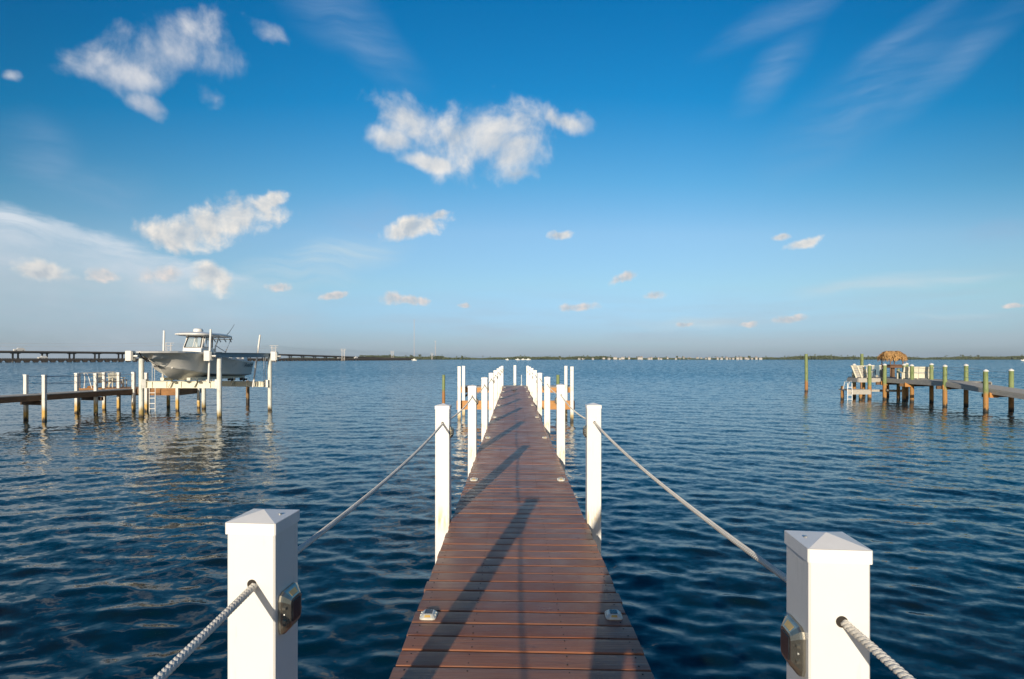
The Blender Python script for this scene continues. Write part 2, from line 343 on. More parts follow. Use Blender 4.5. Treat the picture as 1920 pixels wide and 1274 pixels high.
# ------------------------------------------------------------------ mesh builder
class MB:
    def __init__(s): s.v = []; s.f = []; s.t = []
    def add(s, vs, fs, tone=None):
        o = len(s.v); s.v += [tuple(p) for p in vs]; s.f += [tuple(i+o for i in f) for f in fs]
        if tone is not None: s.t += [tone]*len(vs)
        return s
    def box(s, a, b, rz=0, bev=0, tone=None):
        """box from corner a to corner b, turned about its centre, with chamfered vertical edges"""
        cx, cy, cz = [(a[i]+b[i])/2 for i in range(3)]; hx, hy, hz = [abs(b[i]-a[i])/2 for i in range(3)]
        e = min(bev, hx*.9, hy*.9)
        pr = [(-hx,-hy),(hx,-hy),(hx,hy),(-hx,hy)] if not e else [(-hx+e,-hy),(hx-e,-hy),(hx,-hy+e),(hx,hy-e),(hx-e,hy),(-hx+e,hy),(-hx,hy-e),(-hx,-hy+e)]
        c, n = math.cos(rz), len(pr); sn = math.sin(rz)
        vs = [(cx+x*c-y*sn, cy+x*sn+y*c, cz+z) for z in (-hz, hz) for x, y in pr]
        fs = [tuple(range(n))[::-1], tuple(range(n, 2*n))]+[(i, (i+1)%n, (i+1)%n+n, i+n) for i in range(n)]
        return s.add(vs, fs, tone)
    def bar(s, p, q, w, h=None, up=(0,0,1), tone=None):
        h = h or w; p, q = Vector(p), Vector(q); d = (q-p).normalized(); u = Vector(up)
        if abs(d.dot(u)) > .98: u = Vector((0,1,0))
        x = d.cross(u).normalized(); y = x.cross(d).normalized()
        vs = [o + x*(a*w/2) + y*(c*h/2) for o in (p, q) for a, c in ((-1,-1),(1,-1),(1,1),(-1,1))]
        return s.add(vs, [(3,2,1,0),(4,5,6,7),(0,1,5,4),(1,2,6,5),(2,3,7,6),(3,0,4,7)], tone)
    def cyl(s, p, q, r, r2=None, n=16, cap=True):
        r2 = r if r2 is None else r2; p, q = Vector(p), Vector(q); d = (q-p).normalized()
        u = Vector((0,0,1)) if abs(d.z) < .95 else Vector((0,1,0))
        x = d.cross(u).normalized(); y = x.cross(d)
        vs = [o + (x*math.cos(2*math.pi*i/n)+y*math.sin(2*math.pi*i/n))*k for o, k in ((p, r), (q, r2)) for i in range(n)]
        fs = [(i, (i+1)%n, (i+1)%n+n, i+n) for i in range(n)]
        if cap: fs += [tuple(range(n))[::-1], tuple(range(n, 2*n))]
        return s.add(vs, fs)
    def tube(s, pts, r, n=8):
        pts = [Vector(p) for p in pts]; vs = []; fs = []
        for i, p in enumerate(pts):
            d = (pts[min(i+1, len(pts)-1)]-pts[max(i-1, 0)]).normalized()
            u = Vector((0,0,1)) if abs(d.z) < .9 else Vector((0,1,0))
            x = d.cross(u).normalized(); y = x.cross(d); rr = r[i] if isinstance(r, (list, tuple)) else r
            vs += [p+(x*math.cos(2*math.pi*k/n)+y*math.sin(2*math.pi*k/n))*rr for k in range(n)]
        for i in range(len(pts)-1):
            fs += [(i*n+k, i*n+(k+1)%n, (i+1)*n+(k+1)%n, (i+1)*n+k) for k in range(n)]
        fs += [tuple(range(n))[::-1], tuple(range((len(pts)-1)*n, len(pts)*n))]
        return s.add(vs, fs)
    def loft(s, rings, closed=True, cap=True):
        n = len(rings[0]); vs = [p for r in rings for p in r]; fs = []
        for i in range(len(rings)-1):
            for k in range(n if closed else n-1):
                fs.append((i*n+k, i*n+(k+1)%n, (i+1)*n+(k+1)%n, (i+1)*n+k))
        if cap and closed: fs += [tuple(range(n))[::-1], tuple(range((len(rings)-1)*n, len(rings)*n))]
        return s.add(vs, fs)
    def build(s, name, m, parent=None, smooth=False, kind=None):
        me = bpy.data.meshes.new(name); me.from_pydata(s.v, [], s.f); me.materials.append(m); me.update()
        if smooth:
            for p in me.polygons: p.use_smooth = True
            me.set_sharp_from_angle(angle=R(40))
        if s.t:
            a = me.attributes.new('tone', 'FLOAT_VECTOR', 'POINT'); a.data.foreach_set('vector', [c for t in s.t for c in t])
        o = bpy.data.objects.new(name, me); COL.objects.link(o)
        if parent: o.parent = parent
        if kind: o['kind'] = kind
        return o
def tag(o, label=None, cat=None, group=None, kind=None):
    if label: o['label'] = label
    if cat: o['category'] = cat
    if group: o['group'] = group
    if kind: o['kind'] = kind
    return o
def thing(name, label, cat, loc=(0,0,0), rz=0, group=None):
    o = bpy.data.objects.new(name, None); COL.objects.link(o); o.empty_display_size = .2
    o.location = loc; o.rotation_euler = (0, 0, rz)
    return tag(o, label, cat, group)
KIDS = {}
def copy_tree(o, parent=None):
    c = o.copy(); COL.objects.link(c); c.parent = parent
    for ch in list(o.children): copy_tree(ch, c)
    return c
def nth(i):
    a = ['first','second','third','fourth','fifth','sixth','seventh','eighth','ninth','tenth','eleventh','twelfth','thirteenth','fourteenth','fifteenth','sixteenth','seventeenth','eighteenth','nineteenth','twentieth']
    if i < 20: return a[i]
    t, u = divmod(i+1, 10)
    return ['','','twenty','thirty','forty'][t]+('-'+a[u-1] if u else '') if u else ['','','twentieth','thirtieth','fortieth'][t]
def ordinal(i): return ['nearest','second','third','fourth','fifth','sixth','seventh','eighth','ninth','tenth','eleventh','twelfth'][i]

# ------------------------------------------------------------------ water: one sheet of real waves near by, flat far away
def build_water():
    rs = np.random.RandomState(11)
    f = .0046
    r = [1.2]
    while r[-1] < 260: r.append(r[-1]*(1+f)+.002)
    while r[-1] < 14000: r.append(r[-1]*1.25)
    r = np.array(r); th = np.linspace(-R(84), R(84), 560)
    rr, tt = np.meshgrid(r, th, indexing='ij')
    X = rr*np.sin(tt); Y = rr*np.cos(tt)-2.5
    Z = np.zeros_like(X); DX = np.zeros_like(X); DY = np.zeros_like(X)
    drr = np.maximum(rr*f+.002, rr*(th[1]-th[0])*.8)
    n = 150
    lam = np.exp(rs.uniform(math.log(.11), math.log(2.6), n))
    ang = R(82)+rs.normal(0, R(33), n)         # the way the chop runs
    ph = rs.uniform(0, 2*math.pi, n)
    near = rr[:, 0] < 270
    for L, a, p in zip(lam, ang, ph):
        k = 2*math.pi/L
        slope = .0195*(1.0 if L < .42 else (.42/L)**.85)*(1 if L > .15 else (L/.15)**.5)
        att = np.clip((L/drr-3.0)/4.0, 0, 1)
        rows = att[:, 280] > 0
        A = slope/k*att[rows]
        q = k*(X[rows]*math.cos(a)+Y[rows]*math.sin(a))+p
        Z[rows] += A*np.sin(q)
        DX[rows] += A*math.cos(a)*np.cos(q)*.8; DY[rows] += A*math.sin(a)*np.cos(q)*.8
    X += DX; Y += DY
    nr, nc = X.shape
    co = np.stack([X, Y, Z], -1).reshape(-1, 3).astype(np.float32)
    idx = np.arange(nr*nc).reshape(nr, nc)
    q = np.stack([idx[:-1, :-1], idx[:-1, 1:], idx[1:, 1:], idx[1:, :-1]], -1).reshape(-1, 4)[:, ::-1]
    # the rest of the bay: behind and under the viewpoint
    ex = np.array([[0, 0, -.15], ], np.float32)
    me = bpy.data.meshes.new('water'); me.vertices.add(len(co)); me.vertices.foreach_set('co', co.ravel())
    me.loops.add(q.size); me.loops.foreach_set('vertex_index', q.ravel().astype(np.int32))
    me.polygons.add(len(q)); me.polygons.foreach_set('loop_start', np.arange(0, q.size, 4, dtype=np.int32))
    me.polygons.foreach_set('loop_total', np.full(len(q), 4, np.int32)); me.polygons.foreach_set('use_smooth', np.ones(len(q), bool))
    me.update(calc_edges=True); me.validate()
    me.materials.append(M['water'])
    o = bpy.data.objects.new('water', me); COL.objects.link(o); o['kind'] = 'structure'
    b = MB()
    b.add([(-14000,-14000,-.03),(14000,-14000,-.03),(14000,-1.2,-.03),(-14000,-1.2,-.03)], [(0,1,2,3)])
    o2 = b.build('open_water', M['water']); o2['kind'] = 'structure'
build_water()

# ------------------------------------------------------------------ far shore
ST = 1150.0
def shore():
    b = MB(); n = 60
    fr, bk = [], []
    for i in range(n+1):
        x = -330+i*(1700/n)
        y = ST+6*math.sin(i*.7)+4*math.sin(i*1.9)
        fr.append((x, y, -.5)); bk.append((x, y+8, 1.0))
    bb = [(x, 1700, 1.4) for x, _, _ in fr]
    for i in range(n):
        b.add([fr[i], fr[i+1], bk[i+1], bk[i]], [(0,1,2,3)]); b.add([bk[i], bk[i+1], bb[i+1], bb[i]], [(0,1,2,3)])
    b.build('shore', M['land'])['kind'] = 'structure'
shore()
def clump(b, c, r, rnd, sq=.8):
    vs = []
    base = [(1,0,0),(-1,0,0),(0,1,0),(0,-1,0),(0,0,1),(0,0,-1),(.6,.6,.5),(-.6,.6,.5),(.6,-.6,.5),(-.6,-.6,.5)]
    rot = rnd.uniform(0, 6.28); cs, sn = math.cos(rot), math.sin(rot)
    t = (rnd.random(), 0, 0)
    for x, y, z in base:
        k = r*rnd.uniform(.7, 1.25)
        vs.append((c[0]+(x*cs-y*sn)*k, c[1]+(x*sn+y*cs)*k, c[2]+z*k*sq))
    fs = [(4,8,0),(4,0,6),(4,6,2),(4,2,7),(4,7,1),(4,1,9),(4,9,3),(4,3,8),(8,3,0),(3,5,0),(0,5,2),(0,2,6),(2,5,1),(2,1,7),(1,5,3),(1,3,9)]
    b.add(vs, fs, t)
def treeline():
    rnd = random.Random(5); b = MB()
    def hgt(x):
        px = 964+1050*x/ST
        h = 6.0+1.2*math.sin(x*.013)+.8*math.sin(x*.041+1)+.6*math.sin(x*.11)
        if px < 830: h += 2.3
        if px > 1500: h += .9
        if 1150 < px < 1470: h -= 1.0
        return h
    x = -318.0
    while x < 1330:
        h = hgt(x)
        for row in range(3):
            for k in range(3):
                r = rnd.uniform(1.2, 2.4)
                z = (h-r)*(k+1)/3*rnd.uniform(.8, 1.08)
                y = ST+2+row*9+rnd.uniform(-3, 3)+6*math.sin((x+330)/28.3*.7)
                clump(b, (x+rnd.uniform(-2, 2), y, max(.6, z)), r*(1.1 if k < 2 else .9), rnd)
        if rnd.random() < .06: clump(b, (x, ST+14, h+rnd.uniform(.4, 1.6)), rnd.uniform(.9, 1.6), rnd, 1.1)
        x += 1.7
    tag(b.build('mangrove_treeline', M['leaf']), 'low dark green mangrove treeline running along the whole far shore', 'treeline', kind='stuff')
    # a thinner far wood beyond the causeway
    b = MB(); x = -640.0
    while x < -300:
        t = (x+640)/340
        y = 1560
        h = (2.5+3.6*t)+1.1*math.sin(x*.05)+rnd.uniform(-.6, .9)
        for k in range(3): clump(b, (x, y+rnd.uniform(-6, 6), max(.5, h*(k+.6)/3)), rnd.uniform(1.7, 2.8), rnd)
        x += 2.2
    tag(b.build('distant_treeline', M['leaf']), 'thin distant treeline seen past the right end of the low arch bridge', 'treeline', kind='stuff')
treeline()
def land_tip():
    b = MB(); b.add([(-660,1556,-.5),(-300,1556,-.5),(-300,1600,1.2),(-660,1600,1.2)], [(0,1,2,3)])
    b.build('far_bank', M['land'])['kind'] = 'structure'
land_tip()

def tree(px, Y, h, palm, label):
    rnd = random.Random(px)
    t = thing('palm_tree' if palm else 'shore_tree', label, 'tree', ((px-964)/1050*Y, Y, .8), group='taller trees on the far shore')
    b = MB(); b.tube([(0,0,0),(.15,0,h*.5),(.35,0,h*.92)], [.32,.22,.14], 6); b.build('trunk', M['brown_wood'], t)
    b = MB()
    if palm:
        for k in range(13):
            a = k*2.4; L = rnd.uniform(1.9, 2.6); c, s = math.cos(a), math.sin(a)
            p = [(.35+c*L*u, s*L*u, h*.92+.9*math.sin(u*2.4)*(.7)-.9*u*u) for u in (0,.35,.7,1)]
            for i in range(3):
                w = .38*(1-i*.25); b.add([(p[i][0]-s*w, p[i][1]+c*w, p[i][2]-.15),(p[i][0]+s*w,p[i][1]-c*w,p[i][2]-.15),(p[i+1][0]+s*w*.7,p[i+1][1]-c*w*.7,p[i+1][2]-.15),(p[i+1][0]-s*w*.7,p[i+1][1]+c*w*.7,p[i+1][2]-.15),(p[i][0],p[i][1],p[i][2]+.15),(p[i+1][0],p[i+1][1],p[i+1][2]+.12)], [(0,4,5,3),(4,1,2,5),(0,3,2,1)], (rnd.random(),0,0))
    else:
        for k in range(26):
            a = rnd.uniform(0, 6.28); q = rnd.random()**.5*h*.30
            clump(b, (.3+math.cos(a)*q, math.sin(a)*q, h*rnd.uniform(.55, .98)), rnd.uniform(.6, 1.15), rnd)
    b.build('crown', M['leaf'], t)
TREES = [(697,9.5,0),(718,9.0,0),(731,10.4,0),(760,9.6,1),(771,9.8,0),(787,10.6,0),(812,9.0,1),(866,8.2,0),(905,8.0,1),(1049,7.4,0),(1118,7.6,1),(1197,7.4,1),(1269,7.6,0),(1341,7.3,1),(1404,7.8,0),(1478,8.1,1),(1552,8.4,0),(1834,10.2,0),(1775,9.2,1)]
for i, (px, h, palm) in enumerate(TREES):
    where = 'near the end of the bridges' if px < 830 else ('behind the moored white boats' if px < 1100 else ('among the white houses' if px < 1500 else 'behind the tiki dock'))
    tree(px, ST+3 if px > 690 else 1200, h-1, palm, '%s tree above the far mangroves %s, %s' % ('palm' if palm else 'round', where, nth(i)+' from the left'))

# ------------------------------------------------------------------ houses on the far shore
def house_proto(kind):
    t = thing('waterfront_house', '', 'house', (0,0,0), group='white houses along the far shore')
    w, d, h = [(7.5,6,3.4),(5.5,5,4.2),(10,6,3.0)][kind]
    b = MB(); b.box((-w/2,-d/2,-3), (w/2,d/2,h)); b.build('wall', M['housewhite'], t)
    b = MB(); o = .4
    rg = [(-w/2-o,-d/2-o,h),(w/2+o,-d/2-o,h),(w/2+o,d/2+o,h),(-w/2-o,d/2+o,h),(-w/4,0,h+1.4),(w/4,0,h+1.4)]
    b.add(rg, [(0,1,5,4),(1,2,5),(2,3,4,5),(3,0,4),(3,2,1,0)]); b.build('roof', M['roof' if kind != 1 else 'roofred'], t)
    for k in range(3):
        x = (-1+k)*w*.3; b = MB(); b.box((x-.55,-d/2-.06,h*.35), (x+.55,-d/2+.05,h*.8)); b.build('window', M['glass'], t)
    return t
HP = [house_proto(k) for k in range(3)]; used = [False]*3
HX = [500,540,615,640,700,770,800,840,870,885,925,990,1005,1050,1063,1110,1125,1165,1215,1240,1265,1300,1350,1375,1400,1420,1475,1500,1530,1550,1570,1600,1620,1650,1665,1690,1715,1740]
names3 = ['white with pale hipped roof', 'tall and narrow with tan roof', 'long and low with pale roof']
hr = random.Random(3)
for i, zx in enumerate(HX):
    px = 900+zx/3.31; k = hr.choice([0,0,1,2])
    o = HP[k] if not used[k] else copy_tree(HP[k]); used[k] = True
    o.location = ((px-964)/1050*1146, 1146+hr.uniform(-1.5, 3), 1.7+hr.uniform(-.5, 1.1)); o.rotation_euler = (0,0,hr.uniform(-.3,.3))
    s = hr.uniform(.45, .85) if i > 5 else .5; o.scale = (s,)*3
    o['label'] = '%s house from the left of the far shore row, %s' % (nth(i), names3[k])

# ------------------------------------------------------------------ boats on the far water
def yacht(px, Y, L, label, rz=0, cream=False):
    t = thing('motor_boat', label, 'boat', ((px-964)/1050*Y, Y, 0), rz, 'far white motor boats')
    hw = L*.14; rings = []
    for u, w, z0, z1 in ((0,.02,.9,1.5),(.12,.45,.3,1.4),(.3,.85,-.1,1.25),(.6,1,-.1,1.1),(1,.92,-.1,1.0)):
        x = -L/2+u*L; rings.append([(x,-hw*w,z1),(x,-hw*w*.8,z0+.2),(x,0,z0),(x,hw*w*.8,z0+.2),(x,hw*w,z1)])
    b = MB(); b.loft(rings); b.build('hull', M['hullwhite'], t)
    b = MB(); z = 1.15
    b.loft([[(-L*.2,-hw*.6,z),(-L*.2,hw*.6,z),(-L*.1,hw*.5,z+1.0),(-L*.1,-hw*.5,z+1.0)],[(L*.22,-hw*.6,z),(L*.22,hw*.6,z),(L*.2,hw*.5,z+1.0),(L*.2,-hw*.5,z+1.0)]])
    b.build('cabin', M['cream' if cream else 'hullwhite'], t)
    b = MB(); b.box((-L*.12,-hw*.5-.03,z+.45),(L*.17,hw*.5+.03,z+.8)); b.build('window', M['glass'], t)
    b = MB(); b.box((-L*.15,-hw*.6,z+1.35),(L*.2,hw*.6,z+1.45))
    for x in (-L*.08, L*.15):
        for y in (-1, 1): b.bar((x,y*hw*.45,z+.9),(x,y*hw*.45,z+1.4),.06)
    b.build('hard_top', M['hullwhite'], t)
yacht(951, 880, 5.5, 'small white boat with raised top, leftmost of the four before the far mangroves')
yacht(970.5, 880, 7.5, 'white motor boat, second of the four before the far mangroves')
yacht(980.5, 900, 7, 'white motor boat, third of the four before the far mangroves')
yacht(990, 880, 9, 'longest white motor boat at the right end of the four before the far mangroves')
yacht(776.5, 690, 6.5, 'cream and white boat just right of the low bridge end', 0, True)
yacht(1921, 560, 7.5, 'white cabin boat cut by the right edge of the picture', 0, True)

# ------------------------------------------------------------------ bridges
B0 = Vector((-351, 384, 0)); B1 = Vector((-144, 800, 0)); BE = B0-(B1-B0)*.06
bd = (B1-B0).normalized(); bn = Vector((bd.y, -bd.x, 0))       # bn points to the viewer's side
brz = math.atan2(bd.y, bd.x)
def arch_bridge():
    L = (B1-BE).length
    t = thing('arch_bridge', 'long low dark concrete bridge of small arches standing in the water at left', 'bridge', BE, brz)
    p = 5.2; nb = int(L/p); w = 2.4
    b = MB(); seg = 8
    for i in range(nb):
        x0 = i*p; a, c = x0+p*.19, x0+p*.81; top = 2.0
        arc = [(a+(c-a)*(k/seg), 1.45*math.sin(math.pi*k/seg)**.7) for k in range(seg+1)]
        prof = [(x0, -.6), (a, -.6)]+arc+[(c, -.6), (x0+p, -.6)]
        for k in range(len(prof)-1):
            (xa, za), (xb, zb) = prof[k], prof[k+1]
            if xb-xa < 1e-6: 
                continue
            b.add([(xa,-w/2,za),(xb,-w/2,zb),(xb,-w/2,top),(xa,-w/2,top)], [(0,1,2,3)])
            b.add([(xa,w/2,za),(xb,w/2,zb),(xb,w/2,top),(xa,w/2,top)], [(3,2,1,0)])
            b.add([(xa,-w/2,za),(xb,-w/2,zb),(xb,w/2,zb),(xa,w/2,za)], [(3,2,1,0)])
        for xx, fl in ((a, 1), (c, 0)): b.add([(xx,-w/2,-.6),(xx,-w/2,0),(xx,w/2,0),(xx,w/2,-.6)], [(0,1,2,3)])
        b.box((x0-.35, -w/2-.5, -.6), (x0+.35, -w/2+.002, .5))
    b.build('arch_wall', M['oldconcrete'], t)
    b = MB(); b.box((0,-w/2-.25,2.003), (L,w/2+.25,2.5)); b.build('road_deck', M['concrete'], t)
    b = MB(); x = 0
    while x < L-1: 
        for sy in (-1, 1): b.box((x,sy*(w/2+.1)-.15,2.503),(x+.5,sy*(w/2+.1)+.15,2.98))
        x += 1.3
    for sy in (-1, 1): b.box((0,sy*(w/2+.1)-.08,2.70),(L,sy*(w/2+.1)+.08,2.86))
    b.build('parapet', M['oldconcrete'], t)
arch_bridge()
def high_bridge():
    o0 = BE-bn*16; t = thing('highway_bridge', 'long grey highway bridge on twin column piers sloping down behind the low arch bridge', 'bridge', o0, brz)
    L = (B1-BE).length; Lm = (B1-B0).length
    prof = [(0,8.2),(.05,8.15),(.3,8.1),(.45,7.9),(.57,7.3),(.68,6.2),(.78,5.0),(.9,3.8),(1.0,3.1)]
    def zt(u):
        for (a, za), (c, zc) in zip(prof, prof[1:]):
            if u <= c: return za+(zc-za)*(u-a)/(c-a)
        return 3.1
    n = 60; rings = []; rail = []
    for i in range(n+1):
        u = i/n; x = u*L; z = zt(u)
        rings.append([(x,-6,z-.35),(x,-6,z-.75),(x,-4.2,z-1.55),(x,4.2,z-1.55),(x,6,z-.75),(x,6,z-.35)])
        rail.append((x, z))
    b = MB(); b.loft(rings); b.build('road_deck', M['concrete'], t)
    for sy in (-1, 1):
        b = MB(); b.loft([[(x,sy*5.8-.15,z-.348),(x,sy*5.8+.15,z-.348),(x,sy*5.8+.15,z+.12),(x,sy*5.8-.15,z+.12)] for x, z in rail])
        b.build('crash_barrier', M['concrete'], t)
    k = 0; x = (Vector((-370,398,0))-o0).dot(bd)-8
    sp = 17.6
    while x < L*.93:
        z = zt(x/L)-1.6
        b = MB()
        for sy in (-1, 1): b.cyl((x+sy*1.7, sy*.4, -1), (x+sy*1.7, sy*.4, z-.2), .62, n=8)
        b.box((x-2.5, -1.4, z-.35), (x+2.5, 1.4, z+.04)); b.build('pier', M['concrete'], t)
        x += sp
high_bridge()
def vehicle(px, Y, z, L, h, label, m=None, side=1):
    t = thing('parked_van' if L > 5 else 'car', label, 'vehicle', ((px-964)/1050*Y, Y, z), brz, 'vehicles crossing the bridges')
    b = MB(); b.loft([[(-L/2,-.9,.35),(-L/2,.9,.35),(-L/2,.85,h*.55),(-L/2,-.85,h*.55)],[(-L*.3,-.95,.3),(-L*.3,.95,.3),(-L*.3,.9,h*.62),(-L*.3,-.9,h*.62)],[(L/2,-.95,.3),(L/2,.95,.3),(L/2,.9,h*.62),(L/2,-.9,h*.62)]]); b.build('body', M['hullwhite'], t)
    b = MB(); b.loft([[(-L*.25,-.85,h*.6),(-L*.25,.85,h*.6),(L*.4,.85,h*.6),(L*.4,-.85,h*.6)],[(-L*.1,-.75,h),(-L*.1,.75,h),(L*.36,.75,h),(L*.36,-.75,h)]]); b.build('cabin', M['glass'] if L < 5 else M['hullwhite'], t)
    for x in (-L*.32, L*.3):
        for y in (-1, 1): b = MB(); b.cyl((x,y*.75,.34),(x,y*.98,.34),.34,n=10); b.build('wheel', M['black'], t)
def on_bridge(px, off):       # where the view line through px crosses the bridge axis shifted by off
    k = (px-964)/1050; o = B0-bn*off; tt = (k*o.y-o.x)/(bd.x-k*bd.y); p = o+bd*tt; return p.y
vehicle(36, on_bridge(36, 13), 8.05, 6.5, 2.4, 'white van on the high bridge near the left edge')
vehicle(80, on_bridge(80, 0), 2.52, 5.6, 2.2, 'white van on the low arch bridge near the left edge')
vehicle(636, on_bridge(636, 0), 2.52, 4.6, 2.0, 'small white car on the low bridge left of a transmission tower')
vehicle(667.5, on_bridge(667.5, 0), 2.52, 5.4, 2.4, 'white van on the low bridge between two transmission towers')

# ------------------------------------------------------------------ towers, masts, wires
def pylon_proto(h=13.2):
    t = thing('transmission_tower', '', 'tower', (0,0,0), group='pale transmission towers along the bridges')
    b = MB()
    for s in (-1, 1):
        b.bar((s*1.5,0,-.3),(s*1.5,0,h),.34)
    for k in range(7):
        z0, z1 = h*.12*k+.5, h*.12*(k+1)+.5
        if z1 > h: break
        b.bar((-1.5,0,z0),(1.5,0,z1),.12); b.bar((1.5,0,z0),(-1.5,0,z1),.12)
    b.build('frame', M['towerwhite'], t)
    for z, w in ((h, 3.4), (h*.87, 2.8)):
        b = MB(); b.bar((-w,0,z),(w,0,z),.26); b.build('cross_arm', M['towerwhite'], t)
    b = MB(); b.box((-2.3,-1.2,-.6),(2.3,1.2,.5)); b.build('footing', M['concrete'], t)
    return t
pp = pylon_proto(); tw = []
TW = [(316,375,'just behind the bow of the raised boat'), (513.5,455,'just beyond the right hand pole of the boat lift'), (643.5,630,'by the low bridge, taller of the two past the lift'),
      (735.5,811,'in the water just left of the low bridge end'), (810,1120,'farthest and smallest, beside the shorter radio mast')]
for i, (px, Y, w) in enumerate(TW):
    o = pp if i == 0 else copy_tree(pp)
    o.location = ((px-964)/1050*Y, Y, 0); o.rotation_euler = (0,0,R(10)); o['label'] = 'pale transmission tower '+w; tw.append(o.location.copy())
pts = [Vector((-300*1.18, 230, 0))]+tw
b = MB()
for s in (-2.6, 2.6):
    for h in (13.2, 11.5):
        for p, q in zip(pts, pts[1:]):
            b.tube([p.lerp(q, u/8)+Vector((s,0,h-3.2*4*(u/8)*(1-u/8)*.6)) for u in range(9)], .03, 4)
tag(b.build('power_lines', M['towerwhite']), 'thin sagging power lines strung between the far transmission towers', 'wires')  # wires take the towers' pale colour to imitate haze
def mast(px, Y, h, label, r):
    t = thing('radio_mast', label, 'mast', ((px-964)/1050*Y, Y, .8))
    b = MB()
    for k in range(3):
        a = k*2.094; b.cyl((r*math.cos(a), r*math.sin(a), 0), (r*.8*math.cos(a), r*.8*math.sin(a), h), .16, n=5)
    n = int(h/2.5)
    for i in range(n):
        for k in range(3):
            a, c = k*2.094, (k+1)*2.094; b.bar((r*math.cos(a),r*math.sin(a),i*2.5),(r*math.cos(c),r*math.sin(c),(i+1)*2.5),.10)
    b.build('lattice', M['mastred'], t)
    if h < 80:
        for z in (h*.99, h*.62):
            b = MB(); b.box((-1.5,-1.5,z-1.1),(1.5,1.5,z)); b.build('antenna_array', M['towerwhite'], t)
mast(776.5, 1500, 106, 'very tall thin pale red and white radio mast above the far trees', .9)
mast(816.3, 1350, 44, 'shorter grey radio mast with antenna arrays right of the tall mast', .7)

# ------------------------------------------------------------------ our pier
DZ = 1.53; XL, XR = -.5685, .647
def pier():
    t = thing('pier', 'long straight pier of reddish brown boards between white vinyl posts', 'pier', (0,0,0))
    rnd = random.Random(2)
    b = MB(); sc = MB()
    y = -4.0; i = 0
    while y < 29.1:
        w = .1365+rnd.uniform(-.001,.001); th = .032; a = R(-1.9+rnd.uniform(-.12,.12))*(1 if y < 12 else .8); dz = rnd.uniform(-.0015,.0012)
        tn = (rnd.random(), rnd.random(), 0)
        prof = [(-w/2, -th), (w/2, -th), (w/2, -.005), (w/2-.005, -.0005), (w/4, .0008), (-w/4, .0008), (-w/2+.005, -.0005), (-w/2, -.005)]
        xl, xr = XL+rnd.uniform(-.007,.006), XR+rnd.uniform(-.006,.008)
        rings = []
        nx = 5
        for k in range(nx):
            x = xl+(xr-xl)*k/(nx-1); yc = y+(x-.04)*math.tan(a)
            wob = .0008*math.sin(x*5+i*1.7)
            rings.append([(x, yc+q, DZ+z+dz+wob) for q, z in prof][::-1])
        o = len(b.v); b.loft(rings); b.t += [tn]*(len(b.v)-o)
        for x in (xl+.05, xr-.05, -.02+xl*.35, xr*.4):
            for q in (-.038, .038):
                xx = x+rnd.uniform(-.006,.006); yy = y+(xx-.04)*math.tan(a)+q
                if y < 16: sc.cyl((xx, yy, DZ-.004), (xx, yy, DZ+.0018+dz), .0042, n=7)
        y += .1463; i += 1
    b.build('deck_boards', M['plank'], t)
    sc.build('screw_heads', M['hole'], t, kind='stuff')
    for x in (XL+.06, .04, XR-.06):
        b = MB(); b.box((x-.022, -4.1, DZ-.22), (x+.022, 29.1, DZ-.036)); b.build('stringer', M['under_wood'], t)
    def post(Y, left, k):
        w = .127; rz = R(-5) if k <= 1 else R(-2)+R(random.Random(k*3+left).uniform(-1,1))
        top = 2.583 if left else 2.588
        if k > 1: top -= random.Random(k+left*20).uniform(-.004,.012)
        cx, cy = (XL-.012-w/2 if left else XR+.010+w/2), Y+w/2
        if k == 1: cx, cy = (-.5935-w/2-.004, 1.41+w/2+.006) if left else (.635+w/2+.008, 1.2087+w/2-.004)
        e = bpy.data.objects.new('post', None); COL.objects.link(e); e.parent = t; e.location = (cx, cy, 0); e.rotation_euler = (0,0,rz); e.empty_display_size = .1
        s = MB(); s.box((-w/2,-w/2,-1.2), (w/2,w/2,top-.002), bev=.004); s.build('sleeve', M['vinyl_post'], e)
        c = MB(); h = w/2+.0035; z = top
        c.box((-h,-h,z-.029),(h,h,z),bev=.003)
        g = h-.001; ap = .018
        c.add([(-g,-g,z+.0005),(g,-g,z+.0005),(g,g,z+.0005),(-g,g,z+.0005),(0,0,z+ap)], [(0,1,4),(1,2,4),(2,3,4),(3,0,4)])
        c.build('cap', M['cap'], e)
        for yy in (-1, 1):
            s = MB(); s.cyl((.004,yy*(w/2+.0012),top-.155),(.004,yy*(w/2-.02),top-.155),.0125,n=18); s.build('rope_hole', M['hole'], e)
        if k == 1:
            s = MB(); sx = 1 if left else -1; s.cyl((sx*.045,.0,top+.004),(sx*.045,.0,top+.0085),.004,n=10); s.build('cap_screw', M['steel'], e)
        if k == 2:
            s = MB(); sx = 1 if left else -1; s.box((sx*(w/2)-.006,-w/2-.003,DZ-.02),(sx*(w/2)+.004,w/2,DZ+.02)); 
        return Vector((cx+.004, cy, top-.155))
    rows = {}
    for left in (1, 0):
        ys = [-2.25]+([1.41] if left else [1.2087])+[5.03+3.56*k for k in range(8)]
        rows[left] = [post(Y, left, k) for k, Y in enumerate(ys)]
    return rows
ROWS = pier()
